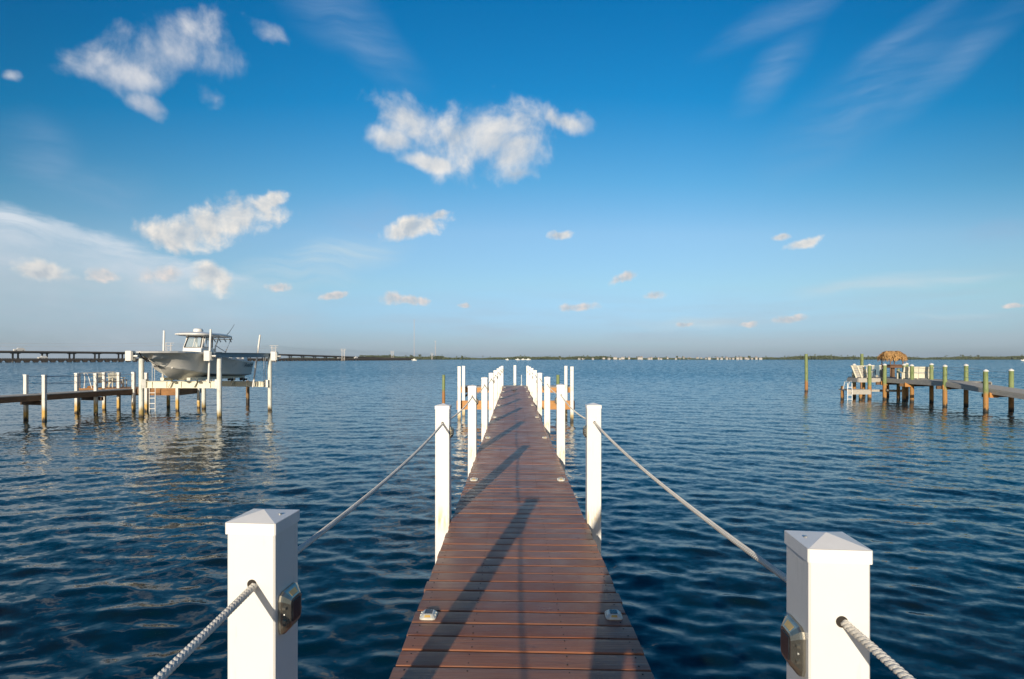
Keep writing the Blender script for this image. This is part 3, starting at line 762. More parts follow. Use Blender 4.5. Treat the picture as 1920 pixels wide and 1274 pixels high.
def rope(left):
    pts = ROWS[left]; P = []
    for i, (p, q) in enumerate(zip(pts, pts[1:])):
        sag = .045 if i < 2 else .045+.02*random.Random(i+left).random()
        L = (q-p).length; n = int(L/(.006 if i < 2 else .012 if i < 4 else .05))
        if i > 3: n = 40
        for k in range(n):
            u = k/n; P.append((p.lerp(q, u)-Vector((0,0,sag*4*u*(1-u))), i))
    P.append((pts[-1], 9))
    b = MB(); rs, rr = .0044, .0054; ph = 0
    near = [p for p, i in P if i < 4]; far = [p for p, i in P if i >= 3]
    for s in range(3):
        c = []; acc = 0
        for j, p in enumerate(near):
            if j: acc += (p-near[j-1]).length
            a = acc*2*math.pi/.036+s*2.0944
            c.append(p+Vector((math.cos(a)*rs, 0, math.sin(a)*rs)))
        b.tube(c, rr, 7)
    far = [near[-1]]+[p for p, i in P if i >= 4]
    b.tube(far, .0092, 7)
    o = b.build('rope_rail', M['rope'], smooth=True)
    for p in o.data.polygons: p.use_smooth = True
    tag(o, 'white twisted rope strung through the posts along the %s side of the pier' % ('left' if left else 'right'), 'rope')
rope(1); rope(0)

# ------------------------------------------------------------------ solar lights
def solar_proto(body):
    t = thing('solar_light', '', 'light')
    b = MB()
    def oct_(rx, ry, z, ch=.36):
        cx, cy = rx*ch, ry*ch
        return [(-rx+cx,-ry,z),(rx-cx,-ry,z),(rx-cx*.3,-ry+cy*.3,z),(rx,-ry+cy,z),(rx,ry-cy,z),(rx-cx*.3,ry-cy*.3,z),(rx-cx,ry,z),(-rx+cx,ry,z),(-rx+cx*.3,ry-cy*.3,z),(-rx,ry-cy,z),(-rx,-ry+cy,z),(-rx+cx*.3,-ry+cy*.3,z)]
    b.loft([oct_(.047,.055,0), oct_(.047,.055,.006), oct_(.044,.052,.010), oct_(.031,.037,.022), oct_(.029,.034,.024)])
    for s in (-1, 1):                        # ribs on the flanks
        b.box((s*.030,-.020,.006),(s*.045,-.014,.0175)); b.box((s*.030,.014,.006),(s*.045,.020,.0175))
    b.build('body', body, t)
    b = MB(); b.box((-.021,-.026,.0242),(.021,.026,.0262), bev=.003); b.build('solar_panel', M['panel'], t)
    for s in (-1, 1):
        b = MB(); zs = ((.0165,.048),(.0225,.0395))
        b.add([(-.018,s*.0492,.0125),(.018,s*.0492,.0125),(.015,s*.0385,.0215),(-.015,s*.0385,.0215),(-.018,s*.0475,.010),(.018,s*.0475,.010),(.015,s*.0365,.019),(-.015,s*.0365,.019)], [(0,1,2,3),(7,6,5,4),(0,4,5,1),(1,5,6,2),(2,6,7,3),(3,7,4,0)])
        b.build('reflector', M['amber'], t)
    for s in (-1, 1):
        b = MB(); b.cyl((s*.039,0,.008),(s*.039,0,.0148),.004,n=10); b.build('screw', M['steel'], t)
    return t
SP = solar_proto(M['silver']); SD = solar_proto(M['silver2'])
first = True
for left in (1, 0):
    for k, p in enumerate(ROWS[left]):
        if k == 0: continue
        o = SP if first else copy_tree(SP); first = False
        px = (p.x-.004)+(.0635 if left else -.0635)*(1)+(0.0008 if left else -.0008)
        rz = R(-5) if k == 1 else 0
        o.rotation_euler = Matrix.Rotation(rz, 4, 'Z').to_3x3().to_4x4().to_euler()
        m = Matrix.Rotation(rz, 4, 'Z') @ Matrix.Rotation(R(90) if left else R(-90), 4, 'Y') @ Matrix.Rotation(R(90), 4, 'Z')
        off = Matrix.Rotation(rz, 4, 'Z') @ Vector(((.0645 if left else -.0645), 0, 0))
        if k > 1: off = Vector(((.067 if left else -.067), 0, 0))
        o.rotation_euler = m.to_euler(); o.location = (p.x-.004+off.x, p.y+off.y, p.z-.085)
        o['group'] = 'solar lights on the pier posts'
        o['label'] = 'brass solar light on the inner side of the %s white post, %s row' % (ordinal(k-1), 'left' if left else 'right')
first = True
for k in range(8):
    Y = 3.19+3.56*k
    for x, side in ((-.487+.004*k/2, 'left'), (.566, 'right')):
        o = SD if first else copy_tree(SD); first = False
        o.location = (x, Y, DZ+.001); o.rotation_euler = (0,0,R(random.uniform(-4,4))); o.scale = (1,.9,1)
        o['group'] = 'solar lights set on the pier boards'
        o['label'] = 'flat silver solar light on the boards, %s edge of the pier, %s pair' % (side, ordinal(k))

# far end of the pier
def cross_pier():
    t = thing('cross_pier', 'grey topped cross pier with orange timber beam at the far end of the brown pier', 'pier')
    b = MB(); y = 29.25
    while y < 30.8: b.box((-2.85, y, DZ-.06), (3.0, y+.136, DZ-.02)); y += .142
    b.build('deck_boards', M['grey_wood'], t)
    b = MB(); b.box((-2.83,29.30,DZ-.33),(2.98,29.35,DZ-.062)); b.build('beam', M['orange_wood'], t)
    b = MB(); b.box((-2.83,30.60,DZ-.33),(2.98,30.65,DZ-.062)); b.build('beam', M['orange_wood'], t)
    b = MB(); b.box((-2.80,27.28,.50),(-.75,27.36,.93)); b.build('lower_beam', M['orange_wood'], t)
    b = MB(); b.box((.80,27.28,.50),(2.95,27.36,.93)); b.build('lower_beam', M['orange_wood'], t)
    for s in (-1, 1):
        b = MB(); b.bar((s*2.62, 29.28, .95),(s*2.2,29.28,1.3),.09); b.build('brace', M['under_wood'], t)
    for x, y in ((-2.655,27.1),(-2.6,28.85),(2.66,28.85),(2.74,26.6)):
        b = MB(); b.box((x-.075,y-.075,-1.2),(x+.075,y+.075,2.59),bev=.006)
        p = b.build('post', M['vinyl_post'], t)
        b = MB(); b.box((x-.08,y-.08,2.57),(x+.08,y+.08,2.6),bev=.006); b.build('cap', M['cap'], p)
        b = MB(); b.cyl((x,y-.077,2.44),(x,y-.083,2.44),.035,n=12); b.build('bolt', M['alum'], p)
    b = MB(); b.box((-.03,30.7,-1.2),(.11,30.84,2.61),bev=.006); p = b.build('post', M['vinyl_post'], t)
    b = MB(); b.cyl((.04,30.695,2.36),(.04,30.688,2.36),.035,n=12); b.build('bolt', M['alum'], p)
cross_pier()
b = MB(); b.cyl((.40,30.5,DZ-.02),(.40,30.5,2.09),.018,n=10); b.cyl((.40,30.5,DZ-.02),(.40,30.5,DZ+.02),.05,n=12)
tag(b.build('light_pole', M['vinyl']), 'thin short white pole at the far end of the pier', 'pole')
b = MB(); b.bar((-.12,24.9,DZ+.05),(.12,24.98,DZ+.06),.04,.03); b.cyl((-.04,24.93,DZ),(-.04,24.93,DZ+.05),.02,n=8); b.cyl((.04,24.96,DZ),(.04,24.96,DZ+.05),.02,n=8)
tag(b.build('dock_cleat', M['black']), 'small black cleat on the boards near the far end of the pier', 'cleat')
def pile(name, x, y, r, top, m, label, group=None, cap=False):
    t = thing(name, label, 'piling', (x, y, 0), group=group)
    rnd = random.Random(x); b = MB()
    pts = [(0,0,-1.2),(rnd.uniform(-.01,.01),0,top*.5),(rnd.uniform(-.02,.02),0,top)]
    b.tube(pts, [r*1.04,r,r*.95], 16); b.build('shaft', m, t, smooth=True)
pile('mooring_pile', (832-964)/1050*33, 33, .09, 2.02, M['green_low'], 'slim green and rust mooring pile left of the pier, beyond its second white post', 'mooring piles')
pile('mooring_pile', (1046-964)/1050*33, 33, .10, 2.02, M['green_low'], 'green mooring pile behind the orange beam right of the pier end', 'mooring piles')
pile('mooring_pile', 26.4, 50.6, .14, 3.38, M['green_low'], 'tall green mooring pile standing alone left of the tiki dock', 'mooring piles')
pile('mooring_pile', 32.3, 52, .14, 3.40, M['green_low'], 'tall green mooring pile behind the leaning bench of the tiki dock', 'mooring piles')

# ------------------------------------------------------------------ the neighbour's pier on the left
def left_pier():
    t = thing('neighbour_pier', 'narrow brown timber pier with white piles leading to a platform by the boat lift', 'pier')
    z = 1.26; a = Vector((-24.75,18.0,0)); c = Vector((-21.55,31.95,0)); u = (c-a).normalized(); n = Vector((-u.y,u.x,0))
    b = MB(); L = (c-a).length; k = 0.0
    while k < L:
        p = a+u*k; q = p+u*.132
        b.add([p+Vector((0,0,z)), q+Vector((0,0,z)), q+n*1.15+Vector((0,0,z)), p+n*1.15+Vector((0,0,z)), p+Vector((0,0,z-.04)), q+Vector((0,0,z-.04)), q+n*1.15+Vector((0,0,z-.04)), p+n*1.15+Vector((0,0,z-.04))],
              [(0,1,2,3),(4,7,6,5),(0,4,5,1),(1,5,6,2),(2,6,7,3),(3,7,4,0)]); k += .14
    b.build('walkway_boards', M['grey_wood'], t)
    for off in (.03, 1.1):
        b = MB(); p, q = a+n*off, c+n*off; b.bar(p+Vector((0,0,z-.17)), q+Vector((0,0,z-.17)), .05, .255); b.build('fascia', M['brown_wood'], t)
    X0, X1, Y0, Y1 = -25.0, -19.1, 31.95, 34.3
    b = MB(); x = X0
    while x < X1-.1: b.box((x,Y0,z-.035),(x+.134,Y1,z+.004)); x += .141
    b.build('platform_boards', M['orange_wood'], t)  # brown boards in orange timber: warm sunlight put into their colour
    for (p, q, m) in (((X0,Y0),(-21.4,Y0),'brown_wood'), ((-21.37,Y0),(X1,Y0),'sunlit_wood_hose'), ((X1,Y0),(X1,Y1),'brown_wood'), ((X0,Y1),(X1,Y1),'under_wood'), ((X0,Y0),(X0,Y1),'brown_wood')):
        b = MB(); b.bar((*p,z-.21),(*q,z-.21),.06,.34); b.build('fascia', M[m], t)
    for y0 in (26.95, 29.9):      # cap beams between the pairs of piles
        p = a+u*((y0-18)/u.y); b = MB(); b.bar(p-n*.05+Vector((0,0,z-.42)), p+n*1.3+Vector((0,0,z-.42)), .12, .2); b.build('cap_beam', M['under_wood'], t)
    P = [(-23.8,27.3,2.19),(-22.48,26.8,2.19),(-23.75,30.4,2.18),(-22.22,29.75,2.18),(-25.05,32.2,2.14),(-25.25,34.5,2.14),(-23.72,32.4,2.16),(-22.95,32.5,2.16),
         (-22.95,33.75,2.16),(-21.6,31.8,2.16),(-20.85,31.75,2.16),(-19.15,31.85,1.35),(-18.98,33.7,1.2),(-21.3,34.5,1.15),(-22.6,34.6,1.1)]
    for x, y, top in P:
        b = MB(); b.box((x-.075,y-.075,-1.2),(x+.075,y+.075,top),bev=.012); e = b.build('pile', M['pile_white'], t)
        if top > 1.5:
            b = MB(); b.box((x-.088,y-.088,top-.03),(x+.088,y+.088,top+.012),bev=.008); b.build('cap', M['cap'], e)
    for (p, q) in ((P[0],P[2]),(P[1],P[3]),(P[3],P[9]),(P[2],P[6])):
        for dz in (.08, .42):
            b = MB(); b.tube([(p[0],p[1],p[2]-dz),((p[0]+q[0])/2,(p[1]+q[1])/2,p[2]-dz-.04),(q[0],q[1],q[2]-dz)], .012, 5); b.build('cable_rail', M['cable'], t)
    b = MB(); b.bar((P[2][0],P[2][1],2.13),(P[4][0],P[4][1],2.10),.05,.04); b.build('handrail', M['vinyl'], t)
    b = MB(); b.bar((P[4][0],P[4][1],2.13),(P[5][0]+.9,P[5][1]-.35,2.17),.06,.06); b.build('handrail', M['vinyl'], t)
    L2 = bpy.data.objects.new('swim_ladder', None); COL.objects.link(L2); L2.parent = t
    lx = -20.55
    for s in (0, .33):
        b = MB(); b.tube([(lx+s,31.75,z+.3),(lx+s,31.62,z+.35),(lx+s,31.55,z+.2),(lx+s,31.55,-.15)],.022,8); b.build('rail', M['vinyl'], L2)
    for k in range(4): b = MB(); b.bar((lx,31.55,.15+k*.3),(lx+.33,31.55,.15+k*.3),.035); b.build('rung', M['vinyl'], L2)
    # bent white grab rail on the platform
    b = MB(); b.tube([(-24.8,32.3,z),(-24.75,32.3,z+.55),(-24.8,32.3,z+.88),(-24.62,32.3,z+.88),(-24.5,32.3,z+.5),(-24.35,32.3,z)],.024,8); b.build('grab_rail', M['vinyl'], t, smooth=True)
left_pier()
b = MB()
for k in range(4):
    r = .22-.02*k; b.tube([(-24.6+r*math.cos(a*.35), 32.6+r*math.sin(a*.35), 1.285+.03*k) for a in range(19)], .016, 6)
tag(b.build('coiled_hose', M['sunlit_wood_hose']), 'orange brown hose coiled on the platform below the bent white rail', 'hose')

def adirondack(name, m, label, x, y, z, rz, group):
    t = thing(name, label, 'chair', (x, y, z), rz, group)     # faces +X
    b = MB()
    for k in range(5): b.bar((-.18+k*.115,-.27,.30+k*.018),(-.18+k*.115,.27,.30+k*.018),.10,.025)
    b.build('seat', m, t)
    b = MB()
    for k in range(5):
        yy = -.22+k*.11; top = .88-abs(k-2)*.03
        b.bar((-.20,yy,.27),(-.48,yy,top),.095,.022,(1,0,0))
    b.bar((-.24,-.27,.42),(-.24,.27,.42),.06,.03); b.bar((-.38,-.27,.68),(-.38,.27,.68),.06,.03)
    b.build('backrest', m, t)
    for s in (-1, 1):
        b = MB(); b.bar((-.42,s*.32,.56),(.36,s*.32,.58),.12,.025); b.build('armrest', m, t)
        b = MB(); b.bar((.30,s*.29,0),(.30,s*.29,.57),.09,.03); b.build('leg', m, t)
        b = MB(); b.bar((-.45,s*.29,.0),(.05,s*.29,.30),.035,.10); b.build('leg', m, t)
    return t
adirondack('adirondack_chair', M['bench'], 'cream adirondack chair on the left platform, nearer the bent white rail', -24.55,33.3,1.265,R(-35),'cream chairs on the left platform')
adirondack('adirondack_chair', M['bench'], 'cream adirondack chair on the left platform, nearer the boat lift', -23.85,33.55,1.265,R(-35),'cream chairs on the left platform')
t = thing('side_table', 'small grey topped table with white frame on the left platform beside the chairs', 'table', (-23.35,33.3,1.265))
b = MB(); b.box((-.22,-.2,.44),(.22,.2,.48)); b.build('tabletop', M['grey_wood'], t)
for sx in (-1,1):
    for sy in (-1,1): b = MB(); b.box((sx*.19-.02,sy*.17-.02,0),(sx*.19+.02,sy*.17+.02,.438)); b.build('leg', M['grey_wood'] if sx > 0 else M['vinyl'], t)
b = MB(); b.box((-.17,-.15,.18),(.17,.15,.21)); b.build('shelf', M['vinyl'], t)

# ------------------------------------------------------------------ boat lift and boat
LP = [(-19.1,28.7),(-14.92,28.35),(-14.0,32.1),(-18.45,33.3)]
def boat_lift():
    t = thing('boat_lift', 'white four pole boat lift holding a grey boat above the water', 'boat lift')
    for i, (x, y) in enumerate(LP):
        top = 3.04
        b = MB(); b.cyl((x,y,-1.2),(x,y,top),.118,n=20); b.build('pole', M['lift_pile'], t, smooth=True)
    for (i, j) in ((0,3),(1,2)):
        p, q = LP[i], LP[j]; b = MB(); d = (Vector(q)-Vector(p)).normalized()*.35
        p2, q2 = (p[0]-d.x, p[1]-d.y), (q[0]+d.x, q[1]+d.y)
        b.bar((*p2,3.275),(*q2,3.275),.17,.02); b.bar((*p2,3.16),(*q2,3.16),.02,.22); b.bar((*p2,3.05),(*q2,3.05),.17,.02); b.build('top_beam', M['bluebeam'], t)
    for (i, dx, dy) in ((0,-.30,-.35),(1,-.30,-.40),(2,.25,.1),(3,-.3,.1)):
        x, y = LP[i]; x += dx; y += dy
        e = MB(); e.box((x-.2,y-.17,2.87),(x+.12,y+.17,3.37),bev=.03); m = e.build('motor_box', M['hullwhite'], t)
        e = MB(); e.box((x+.121,y-.10,2.92),(x+.15,y+.12,3.33)); e.build('vent', M['alum'], m)
        e = MB(); e.cyl((x+.1,y,3.1),(x+.32,y+.05,3.1),.07,n=12); e.build('gearbox', M['alum'], m)
    # cradle
    for (p, q, z0, z1) in (((-18.85,28.62),(-15.02,28.40),1.49,1.82),((-18.3,32.9),(-14.1,31.95),1.37,1.66)):
        b = MB(); zc = (z0+z1)/2
        b.bar((*p,zc),(*q,zc),.025,z1-z0); b.bar((*p,z1),(*q,z1),.16,.022); b.bar((*p,z0),(*q,z0),.16,.022)
        for k in range(5):
            u = (k+.5)/5; x, y = p[0]+(q[0]-p[0])*u, p[1]+(q[1]-p[1])*u; b.box((x-.015,y-.07,z0+.01),(x+.015,y+.07,z1-.01))
        b.build('cradle_beam', M['cream'], t)
        for (x, y) in (p, q):
            b = MB(); b.box((x-.1,y-.12,z0-.02),(x+.1,y+.12,z1+.1)); b.build('end_bracket', M['alum'], t)
    for x in (-17.35, -16.05):
        b = MB(); b.bar((x,27.6,1.97),(x,33.2,1.93),.17,.14); b.build('bunk', M['cream'], t)
        for y in (28.5, 32.3):
            b = MB(); b.bar((x-.18,y-.16,1.52 if y < 30 else 1.4),(x+.02,y-.10,1.93),.10,.05); b.build('bunk_bracket', M['cream'], t)
    for (p, q) in (((-18.35,29.25,1.78),(-18.28,29.25,4.44)),((-15.45,28.3,1.75),(-15.33,28.3,4.46)),((-14.88,31.9,1.35),(-14.47,31.9,4.33)),((-18.0,32.8,1.5),(-18.0,32.8,3.4))):
        b = MB(); b.cyl(p,q,.05,n=12); b.build('guide_pole', M['vinyl'], t)
    for (x, y, z0) in ((-18.55,28.7,1.85),(-18.42,28.7,1.85),(-15.1,28.45,1.85),(-14.3,32,1.65),(-14.2,32,1.65)):
        b = MB(); b.cyl((x,y,z0),(x,y,3.1),.012,n=5); b.build('cable', M['cable'], t)
boat_lift()
pile('brown_piling', (464.5-964)/1050*37.5, 37.5, .11, 1.5, M['brown_pile'], 'short brown piling seen under the rear of the boat lift', 'short pilings behind the lift')

def boat():
    t = thing('centre_console_boat', 'light grey centre console fishing boat with white T-top raised on the lift', 'boat', (-16.72, 25.0, 0), 0)
    #    y, keel z, chine half, chine z, sheer half, sheer z
    st = [(0,3.20,.00,3.205,.03,3.30),(.25,3.10,.0,3.11,.26,3.31),(.55,2.99,.0,3.0,.50,3.315),(.95,2.80,.0,2.81,.76,3.32),(1.3,2.60,.06,2.63,.93,3.32),(1.65,2.33,.42,2.55,1.05,3.315),
          (2.0,2.10,.64,2.49,1.13,3.31),(2.5,1.94,.84,2.41,1.21,3.30),(3.1,1.88,.97,2.32,1.27,3.28),(3.9,1.85,1.03,2.24,1.31,3.25),(4.5,1.84,1.06,2.19,1.32,3.21),(4.9,1.84,1.06,2.17,1.32,3.10),(5.4,1.84,1.08,2.15,1.32,3.0),
          (6.4,1.85,1.10,2.12,1.31,2.92),(7.4,1.86,1.10,2.09,1.29,2.84),(8.3,1.87,1.08,2.08,1.26,2.78)]
    rings = []
    for (y, zk, c, zc, bb, zs) in st:
        fl = max(0, 1-y/4.5); pr = []
        for u in (0,.25,.5,.75,1):           # flare between chine and sheer
            w = u**(1+.5*fl); pr.append((c+(bb-c)*w, zc+(zs-zc)*u))
        half = [(c*.5, zk+(zc-zk)*.5-.0)]+pr
        rings.append([(-x, y, z) for x, z in half[::-1]]+[(0, y, zk)]+[(x, y, z) for x, z in half])
    b = MB(); b.loft(rings, closed=False); n = len(rings[0]); o = (len(rings)-1)*n; b.f.append(tuple(range(o, o+n)))
    h = b.build('hull', M['hullgrey'], t, smooth=True); h.data.set_sharp_from_angle(angle=R(17))
    # darker chine stripe and white boot line
    b = MB(); rs = []
    for (y, zk, c, zc, bb, zs) in st[5:]:
        rs.append([(c+.012, y, zc-.035),(c+.03+(bb-c)*.06, y, zc+.02),(c+.012+(bb-c)*.02, y, zc+.022),(c-.03, y, zc-.03)])
    b.loft(rs); b.build('spray_rail', M['hullwhite'], h)
    b = MB(); rs = []
    for (y, zk, c, zc, bb, zs) in st[9:]: rs.append([(c*.55, y, zk+(zc-zk)*.55-.012),(c+.004, y, zc-.012),(c+.006, y, zc-.045),(c*.55, y, zk+(zc-zk)*.55-.03)])
    b.loft(rs); b.build('bottom_stripe', M['bottom'], h)
    for s in (1, -1):
        b = MB(); rs = []
        for (y, zk, c, zc, bb, zs) in st:
            o, i = bb+.015, max(.0, bb-.17-.05*min(1, y))
            rs.append([(s*o, y-.02, zs-.075),(s*o, y-.02, zs+.005),(s*(o+i)/2, y, zs+.02),(s*i, y+.02, zs+.012),(s*i, y+.02, zs-.06)])
        b.loft(rs); b.build('gunwale', M['hullwhite'], t)
    b = MB(); rs = []
    for (y, zk, c, zc, bb, zs) in st[2:]:
        w = max(.02, bb-.2); z = zs-.35 if y < 3.2 else 2.42; q = .6 if y < 3.2 else .80
        rs.append([(-w, y, zs-.03),(-w*q, y, z),(w*q, y, z),(w, y, zs-.03)])
    b.loft(rs, closed=False); b.build('cockpit', M['hullwhite'], t)
    # console
    b = MB()
    def rect(x, y0, y1, z): return [(-x,y0,z),(x,y0,z),(x,y1,z),(-x,y1,z)]
    b.loft([rect(.50,4.0,5.5,2.42), rect(.50,4.0,5.5,3.05), rect(.47,4.08,5.4,3.52)]); b.build('console', M['hullwhite'], t)
    # windshield: frames and panes
    A = [(-.47,4.12,3.53),(.47,4.12,3.53),(.40,4.42,4.16),(-.40,4.42,4.16)]; Bk = [(.47,5.15,3.53),(.42,5.28,4.16)]; Ck = [(-.47,5.15,3.53),(-.42,5.28,4.16)]
    f = MB()
    for p, q in ((A[0],A[1]),(A[1],A[2]),(A[2],A[3]),(A[3],A[0]),(A[1],Bk[0]),(Bk[0],Bk[1]),(Bk[1],A[2]),(A[0],Ck[0]),(Ck[0],Ck[1]),(Ck[1],A[3])): f.bar(p,q,.05,.05)
    f.bar((0,4.12,3.53),(0,4.42,4.16),.03,.03)
    wf = f.build('windshield_frame', M['hullwhite'], t)
    f = MB()
    for p, q in ((A[0],A[1]),(A[1],A[2]),(A[2],A[3]),(A[3],A[0])):
        p, q = Vector(p), Vector(q); c = Vector((0,4.27,3.845)); f.bar(p.lerp(c,.10)-Vector((0,.035,0)), q.lerp(c,.10)-Vector((0,.035,0)),.045,.03)
    s1 = [(.485,4.22,3.58),(.485,5.08,3.58),(.43,5.18,4.10),(.425,4.48,4.10)]
    for k in range(4): f.bar(s1[k], s1[(k+1)%4], .04,.03)
    f.build('seal', M['black'], wf)
    f = MB(); f.add(A, [(0,1,2,3)]); f.build('pane', M['acrylic'], wf)
    f = MB(); f.add([A[1],Bk[0],Bk[1],A[2]], [(0,1,2,3)]); f.build('pane', M['acrylic'], wf)
    f = MB(); f.add([A[0],Ck[0],Ck[1],A[3]], [(3,2,1,0)]); f.build('pane', M['acrylic'], wf)
    # hard top
    b = MB(); out = []
    n = 28
    for k in range(n):
        a = 2*math.pi*k/n; c, s = math.cos(a), math.sin(a)
        out.append((math.copysign(abs(c)**.55, c)*.98, math.copysign(abs(s)**.55, s)))
    def ring(sc, z, cr): return [(x*sc, 5.25+y*1.62*sc, z+cr*(1-(x*.9)**2)-.05*(y if y > 0 else 0)) for x, y in out]
    b.loft([ring(.86,4.17,.0), ring(1.0,4.215,.0), ring(1.0,4.27,.0), ring(.84,4.33,.03), ring(.4,4.36,.05)])
    tt = b.build('t_top', M['hullwhite'], t, smooth=True)
    for s in (-1, 1):
        b = MB(); b.tube([(s*.50,5.35,2.45),(s*.50,5.4,3.6),(s*.62,5.6,4.21)],.035,8); b.tube([(s*.55,6.3,2.5),(s*.55,6.35,3.3),(s*.70,6.75,4.16)],.035,8)
        b.tube([(s*.45,4.2,3.5),(s*.5,4.5,4.22)],.03,8); b.tube([(s*.5,5.4,3.7),(s*.52,6.4,3.35)],.025,6)
        b.build('t_top_frame', M['hullwhite'], t, smooth=True)
    b = MB(); r = [(.0,0),(.19,.0),(.235,.04),(.24,.13),(.21,.20),(.12,.225),(0.001,.23)]
    b.loft([[(-.12+q*math.cos(a*.3927), 4.85+q*math.sin(a*.3927), 4.36+z) for a in range(16)] for q, z in r[1:]]); b.build('radome', M['hullwhite'], tt, smooth=True)
    b = MB(); b.box((-.26,4.72,4.30),(.02,4.98,4.365)); b.build('radome_mount', M['hullwhite'], tt)
    for k in range(5):
        b = MB(); x = -.6+k*.3; b.cyl((x,6.7,4.10),(x,6.92,3.92),.028,n=8); b.build('rod_holder', M['alum'], tt)
    b = MB(); b.bar((-.75,6.75,4.06),(.75,6.75,4.06),.04); b.build('rod_rail', M['alum'], tt)
    b = MB(); b.tube([(.62,6.2,4.22),(.72,6.45,4.45),(.80,6.62,4.70),(.86,6.75,4.92)],[.02,.014,.009,.007],6); b.build('antenna', M['black'], tt)
    # seats
    b = MB(); b.box((-.48,5.75,2.42),(.48,6.15,3.0)); b.box((-.46,6.1,3.0),(.46,6.2,3.35)); b.build('leaning_post', M['hullwhite'], t)
    b = MB(); b.box((-.9,7.75,2.42),(.9,8.15,2.96)); b.build('stern_seat', M['hullwhite'], t)
    # outboards
    for s in (-.36, .36):
        e = bpy.data.objects.new('outboard_motor', None); COL.objects.link(e); e.parent = t
        b = MB(); cs = []
        for (z, w, y0, y1) in ((2.62,.16,8.48,8.95),(2.75,.2,8.42,9.06),(3.05,.21,8.42,9.06),(3.22,.17,8.5,8.98)):
            cs.append([(s-w,y0+.05,z),(s-w*.7,y0,z),(s+w*.7,y0,z),(s+w,y0+.05,z),(s+w,y1-.15,z),(s+w*.5,y1,z),(s-w*.5,y1,z),(s-w,y1-.15,z)])
        b.loft(cs); b.build('cowl', M['hullwhite'], e, smooth=True)
        b = MB(); b.loft([[(s-.09,8.55,z),(s+.09,8.55,z),(s+.05,8.95-k,z),(s-.05,8.95-k,z)] for z, k in ((2.62,0),(2.2,.05),(1.75,.12))]); b.box((s-.1,8.5,1.95),(s+.1,9.05,1.98)); b.build('midsection', M['black'], e)
        b = MB(); b.cyl((s,8.5,1.72),(s,9.0,1.72),.07,.03,n=10)
        for k in range(3):
            a = k*2.094; b.bar((s,8.98,1.72),(s+.17*math.cos(a),8.98,1.72+.17*math.sin(a)),.1,.015,(0,1,0))
        b.build('propeller', M['black'], e)
    # anchor and bow fittings
    b = MB(); b.tube([(0,-.02,3.24),(.0,.15,3.02),(.0,.45,2.93)],.03,6); b.bar((-.1,1.18,2.62),(.1,1.18,2.62),.09); b.build('bow_fitting', M['black'], t)
    b = MB(); b.tube([(.0,1.2,2.65),(.1,.9,2.72),(.06,.1,3.05)],.012,5); b.build('bow_line', M['black'], t)
    # dark script near the stern, on the flank
    cu = bpy.data.curves.new('hull_name', 'FONT'); cu.body = 'Avalon'; cu.size = .36; cu.shear = .35; cu.extrude = .002; cu.align_x = 'CENTER'
    tmp = bpy.data.objects.new('tmp', cu); COL.objects.link(tmp)
    dg = bpy.context.evaluated_depsgraph_get(); me = bpy.data.meshes.new_from_object(tmp.evaluated_get(dg)); bpy.data.objects.remove(tmp)
    me.materials.append(M['bottom']) if not me.materials else None
    me.materials.clear(); me.materials.append(M['bottom'])
    o = bpy.data.objects.new('hull_name', me); COL.objects.link(o); o.parent = h
    # local x runs along +Y (stern), z up, tilted with the flank
    tilt = math.atan2(1.29-1.10, 2.84-2.09)
    o.matrix_local = Matrix.Translation((1.262, 7.55, 2.50)) @ Matrix.Rotation(R(90), 4, 'Z') @ Matrix.Rotation(R(90)+tilt*1.0, 4, 'X')
boat()

